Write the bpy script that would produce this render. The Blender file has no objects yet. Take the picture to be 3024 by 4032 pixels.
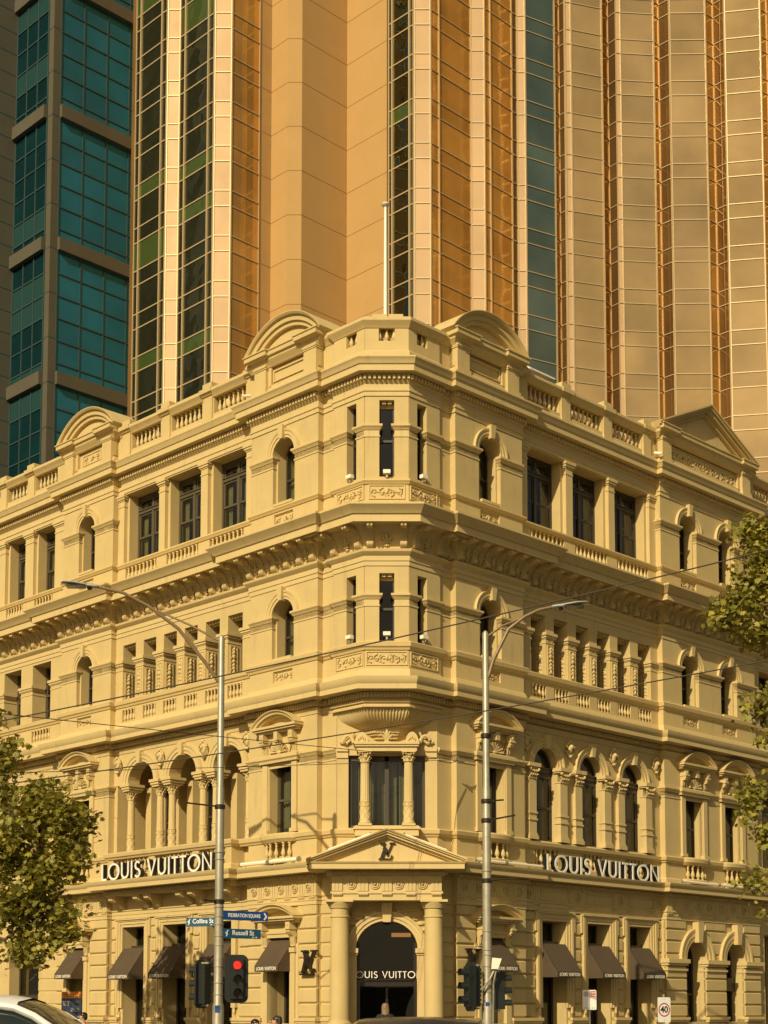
import bpy, bmesh, math, random
from mathutils import Vector, Matrix
from math import sin, cos, pi, radians, sqrt, atan2
random.seed(7)
S = bpy.context.scene
COL = S.collection
R2 = sqrt(.5)
# ------------------------------------------------------------ camera
cam_d = bpy.data.cameras.new('camera'); cam = bpy.data.objects.new('camera', cam_d); COL.objects.link(cam)
S.camera = cam
cam_d.sensor_fit = 'HORIZONTAL'; cam_d.sensor_width = 36
cam_d.lens = 36*6065/3024
cam_d.shift_x = -11/3024; cam_d.shift_y = 1434/3024
cam_d.clip_start = .2; cam_d.clip_end = 3000
CAM_Z = 1.6
cam.location = (0, 0, CAM_Z)
cam.rotation_euler = (radians(90)+math.atan(533/6065), 0, 0)
# ------------------------------------------------------------ sky, sun, exposure
SUN_EL, SUN_AZ = radians(31.5), radians(244.5)          # azimuth as math angle of the direction towards the sun
sd = Vector((cos(SUN_AZ)*cos(SUN_EL), sin(SUN_AZ)*cos(SUN_EL), sin(SUN_EL)))
W = bpy.data.worlds.new('World'); S.world = W; W.use_nodes = True
nt = W.node_tree; N = nt.nodes; L = nt.links; N.clear()
out = N.new('ShaderNodeOutputWorld'); bg = N.new('ShaderNodeBackground'); sky = N.new('ShaderNodeTexSky')
sky.sky_type = 'NISHITA'; sky.sun_disc = False; sky.sun_elevation = SUN_EL
sky.sun_rotation = radians(90)-SUN_AZ
sky.dust_density = 3.0; sky.air_density = 1.2
tc = N.new('ShaderNodeTexCoord'); mp = N.new('ShaderNodeMapping'); mp.inputs['Scale'].default_value = (1.6, 1.6, 4)
ns = N.new('ShaderNodeTexNoise'); ns.inputs['Scale'].default_value = 2.2; ns.inputs['Detail'].default_value = 7
rp = N.new('ShaderNodeValToRGB'); rp.color_ramp.elements[0].position = .45; rp.color_ramp.elements[1].position = .68
mx = N.new('ShaderNodeMix'); mx.data_type = 'RGBA'
L.new(tc.outputs['Generated'], mp.inputs['Vector']); L.new(mp.outputs[0], ns.inputs['Vector']); L.new(ns.outputs['Fac'], rp.inputs[0])
L.new(rp.outputs[0], mx.inputs[0]); L.new(sky.outputs[0], mx.inputs[6]); mx.inputs[7].default_value = (7.5, 6.6, 5.2, 1)
wm = N.new('ShaderNodeMix'); wm.data_type = 'RGBA'; wm.blend_type = 'MULTIPLY'; wm.inputs[0].default_value = 1
wm.inputs[7].default_value = (1.05, .95, .74, 1)
L.new(mx.outputs[2], wm.inputs[6]); L.new(wm.outputs[2], bg.inputs[0]); bg.inputs[1].default_value = .065
L.new(bg.outputs[0], out.inputs[0])
sl = bpy.data.lights.new('sun', 'SUN'); sun = bpy.data.objects.new('sun', sl); COL.objects.link(sun)
sl.energy = 4.6; sl.angle = radians(.5); sl.color = (1, .86, .62)
sun.rotation_euler = (-sd).to_track_quat('-Z', 'Y').to_euler(); sun.location = (-40, -40, 60)
S.view_settings.view_transform = 'Standard'; S.view_settings.look = 'None'
S.view_settings.exposure = 0.0; S.view_settings.gamma = 1
# ------------------------------------------------------------ materials
def mat(name, col, rough=.7, metal=0., var=0., vscale=1.5, bump=0., bscale=20, stain=0., emit=None, spec=None, streak=False):
    m = bpy.data.materials.new(name); m.use_nodes = True
    nt = m.node_tree; N = nt.nodes; L = nt.links
    b = N['Principled BSDF']; b.inputs['Roughness'].default_value = rough; b.inputs['Metallic'].default_value = metal
    if spec is not None: b.inputs['Specular IOR Level'].default_value = spec
    b.inputs['Base Color'].default_value = (*col, 1)
    if emit: b.inputs['Emission Color'].default_value = (*emit[0], 1); b.inputs['Emission Strength'].default_value = emit[1]
    if var or stain or bump:
        g = N.new('ShaderNodeNewGeometry')
    if var or stain:
        n1 = N.new('ShaderNodeTexNoise'); n1.inputs['Scale'].default_value = vscale; n1.inputs['Detail'].default_value = 6
        n1.inputs['Roughness'].default_value = .65
        if streak:
            mp = N.new('ShaderNodeMapping'); mp.inputs['Scale'].default_value = (1, 1, .18)
            L.new(g.outputs['Position'], mp.inputs[0]); L.new(mp.outputs[0], n1.inputs['Vector'])
        else: L.new(g.outputs['Position'], n1.inputs['Vector'])
        mr = N.new('ShaderNodeMapRange'); mr.inputs['From Min'].default_value = .25; mr.inputs['From Max'].default_value = .75
        mr.inputs['To Min'].default_value = 1-var; mr.inputs['To Max'].default_value = 1+var
        L.new(n1.outputs['Fac'], mr.inputs[0])
        fac = mr.outputs[0]
        if stain:
            n2 = N.new('ShaderNodeTexNoise'); n2.inputs['Scale'].default_value = 5; n2.inputs['Detail'].default_value = 8
            mp = N.new('ShaderNodeMapping'); mp.inputs['Scale'].default_value = (1, 1, .12)
            L.new(g.outputs['Position'], mp.inputs[0]); L.new(mp.outputs[0], n2.inputs['Vector'])
            m2 = N.new('ShaderNodeMapRange'); m2.inputs['From Min'].default_value = .58; m2.inputs['From Max'].default_value = .78
            m2.inputs['To Min'].default_value = 1; m2.inputs['To Max'].default_value = 1-stain
            L.new(n2.outputs['Fac'], m2.inputs[0])
            mu = N.new('ShaderNodeMath'); mu.operation = 'MULTIPLY'; L.new(fac, mu.inputs[0]); L.new(m2.outputs[0], mu.inputs[1]); fac = mu.outputs[0]
        vm = N.new('ShaderNodeVectorMath'); vm.operation = 'SCALE'; vm.inputs[0].default_value = col
        L.new(fac, vm.inputs['Scale']); L.new(vm.outputs[0], b.inputs['Base Color'])
    if bump:
        n3 = N.new('ShaderNodeTexNoise'); n3.inputs['Scale'].default_value = bscale; n3.inputs['Detail'].default_value = 4
        L.new(g.outputs['Position'], n3.inputs['Vector'])
        bp = N.new('ShaderNodeBump'); bp.inputs['Strength'].default_value = bump; bp.inputs['Distance'].default_value = .02
        L.new(n3.outputs['Fac'], bp.inputs['Height']); L.new(bp.outputs[0], b.inputs['Normal'])
    return m
M = {}
M['stucco'] = mat('painted_stucco', (.53, .40, .163), .8, var=.08, vscale=1.3, bump=.15, bscale=25, stain=.16)
M['trim'] = mat('painted_trim', (.56, .425, .178), .72, var=.05, vscale=2.5, bump=.08, bscale=40, stain=.16)
M['frame'] = mat('dark_timber', (.045, .034, .018), .45)
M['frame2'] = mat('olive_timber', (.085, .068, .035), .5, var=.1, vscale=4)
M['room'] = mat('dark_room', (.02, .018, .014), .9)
M['curtain'] = mat('net_curtain', (.20, .19, .12), .9, var=.25, vscale=2)
M['blackm'] = mat('black_metal', (.012, .012, .012), .4)
M['darkm'] = mat('dark_bronze', (.045, .035, .022), .35, .6)
M['awning'] = mat('brown_canvas', (.078, .052, .025), .85, var=.12, vscale=3, bump=.1, bscale=60)
M['letter'] = mat('cream_letter', (.80, .74, .58), .45)
M['whitem'] = mat('white_paint', (.78, .74, .62), .5, var=.05)
M['tube'] = mat('white_tube', (.78, .72, .55), .35)
M['steel'] = mat('galvanised_steel', (.34, .31, .22), .45, .35, var=.18, vscale=7, stain=.25)
M['steel2'] = mat('painted_steel', (.20, .13, .06), .5, .2, var=.15, vscale=6)
M['lumin'] = mat('grey_luminaire', (.42, .42, .36), .4, .3)
M['blue'] = mat('blue_sign', (.005, .055, .21), .4)
M['teal'] = mat('teal_sign', (.012, .075, .13), .4)
M['signback'] = mat('white_sign', (.78, .76, .68), .4, var=.05, vscale=6)
M['red'] = mat('red_ring', (.45, .02, .015), .4)
M['ink'] = mat('black_ink', (.01, .01, .01), .5)
M['signal'] = mat('black_housing', (.014, .017, .014), .42)
M['redlamp'] = mat('lit_red_lens', (.5, .01, .005), .3, emit=((1, .02, .01), 2.2))
M['lens'] = mat('unlit_lens', (.02, .02, .018), .15)
M['navy'] = mat('navy_panel', (.008, .022, .05), .4)
M['orange'] = mat('orange_panel', (.62, .20, .01), .45)
M['asphalt'] = mat('asphalt', (.05, .048, .043), .9, var=.2, vscale=3, bump=.3, bscale=60)
M['bluestone'] = mat('bluestone_paving', (.13, .115, .085), .8, var=.15, vscale=2, bump=.2, bscale=30)
M['kerb'] = mat('kerb_stone', (.16, .15, .12), .8, var=.1)
M['paint'] = mat('road_paint', (.75, .73, .66), .6)
M['wire'] = mat('wire_rubber', (.05, .038, .018), .6)
M['roofm'] = mat('zinc_roof', (.33, .24, .12), .6, .1, var=.15)
M['door'] = mat('dark_door', (.02, .014, .01), .3)
def glassmat(name, tint=(.9, .9, .85), gloss=.6, rough=.02, bump=0., bs=.5):
    m = bpy.data.materials.new(name); m.use_nodes = True
    N = m.node_tree.nodes; L = m.node_tree.links; N.clear()
    o = N.new('ShaderNodeOutputMaterial'); mix = N.new('ShaderNodeMixShader'); tr = N.new('ShaderNodeBsdfTransparent'); gl = N.new('ShaderNodeBsdfGlossy')
    tr.inputs[0].default_value = (*tint, 1); gl.inputs['Roughness'].default_value = rough
    fr = N.new('ShaderNodeFresnel'); fr.inputs[0].default_value = 1.5
    mu = N.new('ShaderNodeMath'); mu.operation = 'MULTIPLY_ADD'; mu.inputs[1].default_value = 1; mu.inputs[2].default_value = gloss
    L.new(fr.outputs[0], mu.inputs[0]); L.new(mu.outputs[0], mix.inputs[0]); L.new(tr.outputs[0], mix.inputs[1]); L.new(gl.outputs[0], mix.inputs[2]); L.new(mix.outputs[0], o.inputs[0])
    return m
M['glass'] = glassmat('window_glass', (.72, .74, .62), .02)
# ------------------------------------------------------------ mesh helper
class MB:
    def __init__(s): s.v = []; s.f = []
    def poly(s, pts):
        n = len(s.v); s.v += [tuple(p) for p in pts]; s.f.append(tuple(range(n, n+len(pts))))
    def hexa(s, p):            # p: 8 pts, bottom 4 then top 4
        n = len(s.v); s.v += [tuple(q) for q in p]
        for f in ((0, 3, 2, 1), (4, 5, 6, 7), (0, 1, 5, 4), (1, 2, 6, 5), (2, 3, 7, 6), (3, 0, 4, 7)): s.f.append(tuple(n+i for i in f))
    def box(s, F, u0, u1, v0, v1, z0, z1):
        s.hexa([F(u0, v0, z0), F(u1, v0, z0), F(u1, v1, z0), F(u0, v1, z0), F(u0, v0, z1), F(u1, v0, z1), F(u1, v1, z1), F(u0, v1, z1)])
    def prism(s, F, uz, v0, v1):    # polygon in (u,z) extruded along v
        n = len(s.v); k = len(uz)
        s.v += [F(u, v0, z) for u, z in uz]+[F(u, v1, z) for u, z in uz]
        s.f.append(tuple(range(n, n+k))[::-1]); s.f.append(tuple(range(n+k, n+2*k)))
        for i in range(k): j = (i+1) % k; s.f.append((n+i, n+j, n+k+j, n+k+i))
    def prismu(s, F, vz, u0, u1):   # polygon in (v,z) extruded along u
        s.prism(lambda a, b, c: F(b, a, c), vz, u0, u1)
    def grid(s, rows, closed=False):
        n = len(s.v); w = len(rows[0])
        for r in rows: s.v += [tuple(p) for p in r]
        for i in range(len(rows)-1):
            for j in range(w if closed else w-1):
                j2 = (j+1) % w
                s.f.append((n+i*w+j, n+i*w+j2, n+(i+1)*w+j2, n+(i+1)*w+j))
    def lathe(s, c, prof, seg=12, fn=None, cap=True):
        rows = []
        for r, z in prof:
            rows.append([(c[0]+(r if fn is None else fn(r, z, 2*pi*k/seg))*cos(2*pi*k/seg), c[1]+(r if fn is None else fn(r, z, 2*pi*k/seg))*sin(2*pi*k/seg), c[2]+z) for k in range(seg)])
        s.grid(rows, True)
        if cap: s.poly(rows[0][::-1]); s.poly(rows[-1])
    def tube(s, pts, r, seg=6, r2=None):
        pts = [Vector(p) for p in pts]; rows = []; n = len(pts)
        for i, p in enumerate(pts):
            d = (pts[min(i+1, n-1)]-pts[max(i-1, 0)]).normalized()
            a = d.cross(Vector((0, 0, 1)));
            if a.length < .05: a = d.cross(Vector((0, 1, 0)))
            a.normalize(); b = d.cross(a)
            rr = r if r2 is None else r+(r2-r)*i/(n-1)
            rows.append([tuple(p+a*rr*cos(2*pi*k/seg)+b*rr*sin(2*pi*k/seg)) for k in range(seg)])
        s.grid(rows, True); s.poly(rows[0][::-1]); s.poly(rows[-1])
    def blob(s, F, u, v, z, a, b, c, seg=7, rings=4, rot=0.):   # ellipsoid
        rows = []
        for i in range(rings+1):
            t = pi*i/rings
            row = []
            for k in range(seg):
                x = a*sin(t)*cos(2*pi*k/seg); y = b*sin(t)*sin(2*pi*k/seg); zz = -c*cos(t)
                row.append(F(u+x*cos(rot)-zz*sin(rot), v+y, z+x*sin(rot)+zz*cos(rot)))
            rows.append(row)
        s.grid(rows, True)
    def join(s, o, mtx=None):
        n = len(s.v); s.v += [tuple(mtx @ Vector(p)) if mtx is not None else p for p in o.v]; s.f += [tuple(n+i for i in f) for f in o.f]
    def mesh(s, name, m, smooth=True, ang=32, outward=None):
        me = bpy.data.meshes.new(name); me.from_pydata(s.v, [], s.f); me.update()
        bm = bmesh.new(); bm.from_mesh(me); bmesh.ops.remove_doubles(bm, verts=bm.verts, dist=1e-5) if len(s.v) < 60000 else None
        if outward is None: bmesh.ops.recalc_face_normals(bm, faces=bm.faces)
        else:
            bm.normal_update()
            for f_ in bm.faces:
                if f_.normal.dot(Vector(outward)) < 0: f_.normal_flip()
        bm.to_mesh(me); bm.free()
        if smooth:
            me.polygons.foreach_set('use_smooth', [True]*len(me.polygons)); me.set_sharp_from_angle(angle=radians(ang))
        me.materials.append(m)
        return me
def place(name, me, parent=None, mtx=None):
    o = bpy.data.objects.new(name, me); COL.objects.link(o)
    if mtx is not None: o.matrix_basis = mtx
    setp(o, parent)
    return o
def part(name, mb, m, parent, smooth=True, ang=32, label=None, outward=None):
    o = place(name, mb.mesh(name, M[m] if isinstance(m, str) else m, smooth, ang, outward), parent)
    if label: o['label'] = label
    return o
def setp(o, parent):
    """parent keeping world placement; world matrix of every object here is its own matrix_basis"""
    WM[o.name] = o.matrix_basis.copy()
    if parent is None: return
    o.parent = parent
    o.matrix_parent_inverse = WM.get(parent.name, parent.matrix_basis).inverted()
WM = {}
def thing(name, label, cat, loc=(0, 0, 0), rotz=0, group=None):
    o = bpy.data.objects.new(name, None); COL.objects.link(o); o.location = loc; o.rotation_euler = (0, 0, rotz)
    o.empty_display_size = .2
    o['label'] = label; o['category'] = cat
    if group: o['group'] = group
    WM[o.name] = Matrix.LocRotScale(Vector(loc), Matrix.Rotation(rotz, 3, 'Z'), None)
    return o
def struct(name, mb, m, kind='structure', smooth=False):
    o = place(name, mb.mesh(name, M[m], smooth)); o['kind'] = kind; return o
# ------------------------------------------------------------ image -> world helpers (used to plan positions)
FPX = 6065.; PXX = 1523.; PYY = 3450.; PC, PS = cos(math.atan(533/6065)), sin(math.atan(533/6065))
def at(x, y, Y):
    a = (x-PXX)/FPX; b = -(y-PYY)/FPX
    dx, dy, dz = a, PC-b*PS, PS+b*PC
    t = Y/dy; return Vector((t*dx, Y, CAM_Z+t*dz))
# ------------------------------------------------------------ facade frames
C0 = (1.26, 37.8)
def FR(side):
    return lambda u, v, z: (side*(C0[0]+(u+v)*R2), C0[1]+(u-v)*R2, z)
FL, FRt = FR(-1), FR(1)
def FX(Y): return lambda u, v, z: (u, Y-v, z)
def LF(x, v, z): return (x, -v, z)           # local frame of a repeated part: x right, v outward, z up
def mtx(F, side, u, v, z, sc=(1, 1, 1)):
    rot = {-1: -pi/4, 1: pi/4, 0: 0}[side]
    return Matrix.LocRotScale(Vector(F(u, v, z)), Matrix.Rotation(rot, 3, 'Z'), Vector(sc))
# ============================================================ THE HERITAGE BUILDING
BLD = thing('heritage_building', 'ornate cream four storey Victorian corner building with an oriel over its pedimented entrance', 'building', (0, 40, 0))
EL, ER = 12.05, 14.45                       # far end of the second pavilion on the left / right front
UEND = 24
SIDE = {-1: FL, 1: FRt}
def wpt(side, u, v): p = SIDE[side](u, v, 0); return (p[0], p[1])
def plan(corner='flat', balcony=False):
    l = [(UEND, 0), (EL, 0), (EL, .18), (9.45, .18), (9.45, 0), (3.13, 0), (3.13, .18), (.5, .18), (.5, 0)]
    if balcony: l = [(UEND, 0), (EL, 0), (EL, .18), (9.05, .18), (9.05, .45), (3.5, .45), (3.5, .18), (.5, .18), (.5, 0)]
    r = [(.5, 0), (.5, .18), (3.13, .18), (3.13, 0), (9.45, 0), (9.45, .18), (ER, .18), (ER, 0), (UEND, 0)]
    c = [(0, 0)] if corner == 'flat' else [(.05, 0), (.05, .06), (-1.073, .06)]
    return [wpt(-1, *p) for p in l+c]+[wpt(1, *p) for p in c[::-1]+r]
def sweep(mb, path, prof, closed=False, cap=True):
    n = len(path); cols = []
    for i, p in enumerate(path):
        p = Vector(p)
        def nrm(a, b): d = (Vector(b)-Vector(a)).normalized(); return Vector((d.y, -d.x))
        n1 = nrm(path[i-1], p) if i > 0 else None; n2 = nrm(p, path[i+1]) if i < n-1 else None
        if n1 is None: m = n2
        elif n2 is None: m = n1
        else: m = (n1+n2)/(1+n1.dot(n2))
        cols.append([(p.x+m.x*e, p.y+m.y*e, z) for e, z in prof])
    mb.grid(cols)
    if cap:
        mb.poly(cols[0]); mb.poly(cols[-1][::-1])
def along(path, spacing, e0, fn, inset=.06):   # call fn(F, x0, len) for each straight run of a path
    for a, b in zip(path[:-1], path[1:]):
        a, b = Vector(a), Vector(b); d = b-a; ln = d.length
        if ln < .3: continue
        d.normalize(); n = Vector((d.y, -d.x))
        F = lambda x, v, z, a=a, d=d, n=n: (a.x+d.x*x+n.x*v, a.y+d.y*x+n.y*v, z)
        fn(F, ln, d)
def dentils(mb, path, e0, e1, z0, z1, sp=.115, w=.062):
    def fn(F, ln, d):
        k = max(1, round(ln/sp)); s = ln/k
        for i in range(k+1): mb.box(F, i*s-w/2, i*s+w/2, e0-.01, e1, z0, z1)
    along(path, sp, e0, fn)
def wall(mb, F, u0, u1, z0, z1, vf, vb, holes=()):
    cur = u0
    for h in sorted(holes):
        ua, ub, za, zb = h[:4]; rise = h[4] if len(h) > 4 else 0
        if ua > cur: mb.box(F, cur, ua, vb, vf, z0, z1)
        if za > z0: mb.box(F, ua, ub, vb, vf, z0, za)
        if rise: arch(mb, F, ua, ub, zb, rise, z1, vf, vb)
        elif zb < z1: mb.box(F, ua, ub, vb, vf, zb, z1)
        cur = ub
    if cur < u1: mb.box(F, cur, u1, vb, vf, z0, z1)
def arcpts(ua, ub, zs, rise, n=16):
    c = (ua+ub)/2; r = (ub-ua)/2
    return [(c-r*cos(pi*i/n), zs+rise*sin(pi*i/n)) for i in range(n+1)]
def arch(mb, F, ua, ub, zs, rise, z1, vf, vb, n=16):
    a = arcpts(ua, ub, zs, rise, n)
    mb.grid([[F(u, vf, z) for u, z in a], [F(u, vf, z1) for u, z in a]])
    mb.grid([[F(u, vf, z) for u, z in a], [F(u, vb, z) for u, z in a]])
    mb.grid([[F(u, vb, z) for u, z in a], [F(u, vb, z1) for u, z in a]])
EXTRA = []
def piece(name, mb=None, sub=False):
    m = mb or MB(); EXTRA.append((name, m, sub)); return m
def archivolt(mb, F, ua, ub, zs, rise, v, w=.2, d=.06, n=20):
    archivolt_(piece('arch_moulding') if mb in trim.values() else mb, F, ua, ub, zs, rise, v, w, d, n)
def keystone(mb, F, c, z0, z1, v, w=.17, d=.13):
    keystone_(piece('keystone', sub=True) if mb in trim.values() else mb, F, c, z0, z1, v, w, d)
def archivolt_(mb, F, ua, ub, zs, rise, v, w=.2, d=.06, n=20):
    c = (ua+ub)/2; rx = (ub-ua)/2; prof = [(0, -.05), (0, d*.4), (w*.32, d*.4), (w*.34, d*.75), (w*.7, d*.75), (w*.74, d), (w*.96, d*1.15), (w, d*.9), (w, -.05)]
    rows = []
    for i in range(n+1):
        t = pi*i/n
        rows.append([F(c-(rx+r)*cos(t), v+e, zs+(rise+r)*sin(t)) for r, e in prof])
    mb.grid(rows); mb.poly(rows[0]); mb.poly(rows[-1])
def keystone_(mb, F, c, z0, z1, v, w=.17, d=.13):
    mb.hexa([F(c-w*.38, v-.02, z0), F(c+w*.38, v-.02, z0), F(c+w*.38, v+d, z0), F(c-w*.38, v+d, z0), F(c-w*.6, v-.02, z1), F(c+w*.6, v-.02, z1), F(c+w*.6, v+d*1.15, z1), F(c-w*.6, v+d*1.15, z1)])
# ---- opening tables: (u0,u1,z0,spring or head,rise)
SEC4 = [(3.66, 5.12), (5.62, 7.07), (7.55, 9.05)]
SEC3 = [(3.66, 4.28), (4.63, 5.24), (5.60, 6.18), (6.54, 7.14), (7.50, 8.10), (8.48, 9.10)]
ARC = [4.22, 6.18, 8.13]
F1C = [4.55, 6.5, 8.42]
def bays(side):
    b = [(.5, 3.13, [(1.40, 2.25)])]
    b.append((9.45, EL, [(10.38, 11.22)]) if side < 0 else (9.45, ER, [(10.42, 11.32), (12.52, 13.42)]))
    return b
walls = {1: MB(), 2: MB(), 3: MB(), 4: MB()}
trim = {k: MB() for k in (1, 2, 3, 4)}
WIN = []            # (floor, kind, side, u0, u1, z0, z1, rise, v)
BALS = []           # baluster placements: matrix, size weight
def recess(mb, F, u0, u1, z0, z1, vb): mb.box(F, u0-.02, u1+.02, vb-.1, vb, z0-.02, z1+.02)
ZF = {1: (0, 5.2), 2: (5.2, 9.6), 3: (9.6, 13.9), 4: (13.9, 17.7)}
def balus(side, F, u0, u1, v, z0, z1, n):
    for i in range(n):
        u = u0+(u1-u0)*(i+.5)/n
        BALS.append((mtx(F, side, u, v, z0, ((z1-z0)/.42 if z1-z0 < .42 else 1,)*2+((z1-z0)/.42,)), abs(u)+(3 if side > 0 else 0)))
for side, F in SIDE.items():
    B_ = bays(side)
    # ---- corner strip
    for k, (z0, z1) in ZF.items(): wall(walls[k], F, -.02, .5, z0, z1, 0, -.7)
    # ---- pavilions
    for bi, (u0, u1, arcs) in enumerate(B_):
        # floors 3, 4: arched windows
        for k, zs, sill in ((4, 16.06, 14.72), (3, 11.77, 10.62)):
            z0, z1 = ZF[k]
            hs = [(a, b, sill, zs, (b-a)/2) for a, b in arcs]
            pan = [(a+.05, b-.05, z0+(.22 if k == 4 else .45), z0+(.60 if k == 4 else .74)) for a, b in arcs]
            zm = z0+(.66 if k == 4 else .8)
            wall(walls[k], F, u0, u1, z0, zm, .18, -.7, pan)
            wall(walls[k], F, u0, u1, zm, z1, .18, -.7, hs)
            for (a, b), p in zip(arcs, pan):
                recess(walls[k], F, p[0], p[1], p[2], p[3], .12)
                archivolt(trim[k], F, a, b, zs, (b-a)/2, .18, .22, .07)
                keystone(trim[k], F, (a+b)/2, zs+(b-a)/2-.05, zs+(b-a)/2+.30, .18)
                wall(walls[k], F, a-.03, a+.06, sill, zs, .06, -.6); wall(walls[k], F, b-.06, b+.03, sill, zs, .06, -.6)
                piece('sill').box(F, a+.06, b-.08, -.1, .24, sill-.02, sill+.05)
                WIN.append((k, 'arch', side, a+.05, b-.05, sill, zs, (b-a)/2-.05, -.22))
        # floor 2: aedicule windows
        z0, z1 = ZF[2]
        cs = [((a+b)/2+.03, .44) for a, b in arcs]
        wall(walls[2], F, u0, u1, z0, 6.0, .18, -.7, [(c-.42, c+.42, 5.47, 5.9) for c, w in cs])
        wall(walls[2], F, u0, u1, 6.0, z1, .18, -.7, [(c-w, c+w, 6.12, 7.9) for c, w in cs])
        for c, w in cs:
            recess(walls[2], F, c-.42, c+.42, 5.47, 5.9, -.1)
            WIN.append((2, 'sash', side, c-w, c+w, 6.12, 7.9, 0, -.08))
        # floor 1
        if side > 0 and bi == 1:
            hs = [(10.42, 11.46, 0.1, 3.12, .56), (12.52, 13.56, 0.1, 3.12, .56)]
            for a, b, za, zs, r in hs:
                archivolt(trim[1], F, a, b, zs, r, .18, .36, .07); keystone(trim[1], F, (a+b)/2, 3.62, 4.22, .18, .26, .17)
            WIN.append((1, 'arch', side, 10.42, 11.46, .9, 3.12, .56, -.3)); WIN.append((1, 'doorway', side, 12.52, 13.56, .1, 3.12, .56, -.3))
        else:
            cs1 = [1.87] if bi == 0 else [10.98]
            hs = [(c-.43, c+.43, .5, 3.46) for c in cs1]
            for c in cs1: WIN.append((1, 'shop', side, c-.43, c+.43, .5, 3.46, 0, -.35))
        RUST = [1.45, 1.80, 2.19, 2.56, 2.92, 3.27, 3.64, 3.98, 4.27]
        wall(walls[1], F, u0, u1, 0, ZF[1][1], .13, -.7, hs)
        def courses(mb, ua, ub, v, lim=None):
            for za, zb in zip(RUST[:-1], RUST[1:]):
                if lim and za >= lim-.01: continue
                mb.prismu(F, [(v-.1, za+.02), (v-.02, za+.02), (v, za+.045), (v, zb-.045), (v-.02, zb-.02), (v-.1, zb-.02)], ua, ub)
        cur = u0
        for h in hs:
            courses(walls[1], cur, h[0]-(.25 if not len(h) > 4 else 0), .18)
            if len(h) > 4: pass
            cur = h[1]+(.25 if not len(h) > 4 else 0)
        courses(walls[1], cur, u1, .18)
        trim[1].box(F, u0-.03, u1+.03, .1, .22, 0, 1.3)
        for h in hs:       # plinth cap between openings handled by boxes
            pass
        if side > 0 and bi == 1:       # imposts of the arched ground floor openings
            for a, b in ((9.42, 10.44), (11.44, 12.54), (13.54, 14.5)):
                TP_ = piece('impost'); TP_.box(F, a, b, -.1, .225, 2.78, 2.84); TP_.box(F, a, b, -.1, .24, 2.93, 3.0); TP_.box(F, a-.03, b+.03, -.1, .29, 3.0, 3.12)
    # ---- middle section, floor 4
    z0, z1 = ZF[4]
    def sec4(F, u0, u1, ops):
        z0, z1 = ZF[4]
        wall(walls[4], F, u0, u1, z0, 14.62, 0, -.7, [(a, b, 14.14, 14.54) for a, b in ops])
        for a, b in ops:
            recess(walls[4], F, a, b, 14.14, 14.54, -.16)
            nb = 8 if b-a > 1.2 else 6
            balus(side, F, a+.02, b-.02, -.04, 14.14, 14.54, nb)
        wall(walls[4], F, u0, u1, 14.62, 16.76, -.12, -.7, [(a, b, 14.68, 16.76) for a, b in ops])
        wall(walls[4], F, u0, u1, 16.76, z1, 0, -.7)
        solid = []; cur = u0
        for a, b in ops: solid.append((cur, a)); cur = b
        solid.append((cur, u1))
        for a, b in solid:
            ia, ib = a+(.1 if a > u0 else 0), b-(.1 if b < u1 else 0)
            if ib-ia < .12: continue
            if b-a > .8 : ib, ia = b-.1, a+.1
            TP_ = piece('pilaster'); TP_.box(F, ia, ib, -.13, .0, 14.6, 16.77)
            for q, (e, za, zb) in enumerate(((.015, 16.42, 16.46), (.02, 16.6, 16.64), (.05, 16.64, 16.7), (.075, 16.7, 16.775))): TP_.box(F, ia-e, ib+e, -.1, e, za, zb)
            TP_.box(F, ia-.03, ib+.03, -.1, .03, 14.0, 14.12)
        for a, b in ops: WIN.append((4, 'wide', side, a, b, 14.68, 16.76, 0, -.42))
    sec4(F, 3.13, 9.45, SEC4)
    # ---- middle section, floor 3
    z0, z1 = ZF[3]
    def sec3(F, u0, u1, ops, ztop, carve):
        z0, z1 = ZF[3]
        wall(walls[3], F, u0, u1, z0, 10.5, 0, -.7, [(a, b, 9.97, 10.33) for a, b in ops])
        wall(walls[3], F, u0, u1, 10.5, z1, 0, -.75, [(a, b, 10.6, ztop) for a, b in ops])
        for a, b in ops:
            recess(walls[3], F, a, b, 9.97, 10.33, -.16); balus(side, F, a+.02, b-.02, -.04, 9.97, 10.33, 4 if b-a < .8 else 6)
            WIN.append((3, 'narrow' if carve else 'sash', side, a, b, 10.6, ztop, 0, -.48))
            if carve:
                TP_ = piece('window_head_dentils')
                for i in range(5): TP_.box(F, a+(b-a)*(i+.2)/5, a+(b-a)*(i+.8)/5, -.22, -.10, ztop-.07, ztop+.01)
                TP_.box(F, a, b, -.3, -.2, ztop-.1, ztop)
        cur = u0; sol = []
        for a, b in ops: sol.append((cur, a)); cur = b
        sol.append((cur, u1))
        for a, b in sol:
            ib = b; ia = a; TP_ = piece('impost')
            for e, za, zb in ((.015, 11.50, 11.53), (.02, 11.62, 11.65), (.045, 11.65, 11.71), (.075, 11.71, 11.79)):
                TP_.box(F, ia-(e if a > u0 else 0), ib+(e if b < u1 else 0), -.42, e, za, zb)
            for i in range(max(2, int((b-a)/.13))):
                TP_.blob(F, a+(b-a)*(i+.5)/max(2, int((b-a)/.13)), .005, 11.575, .02, .015, .02, 6, 3)
    sec3(F, 3.13, 9.45, SEC3, 12.24, True)
    # ---- middle section, floor 2
    z0, z1 = ZF[2]
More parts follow.
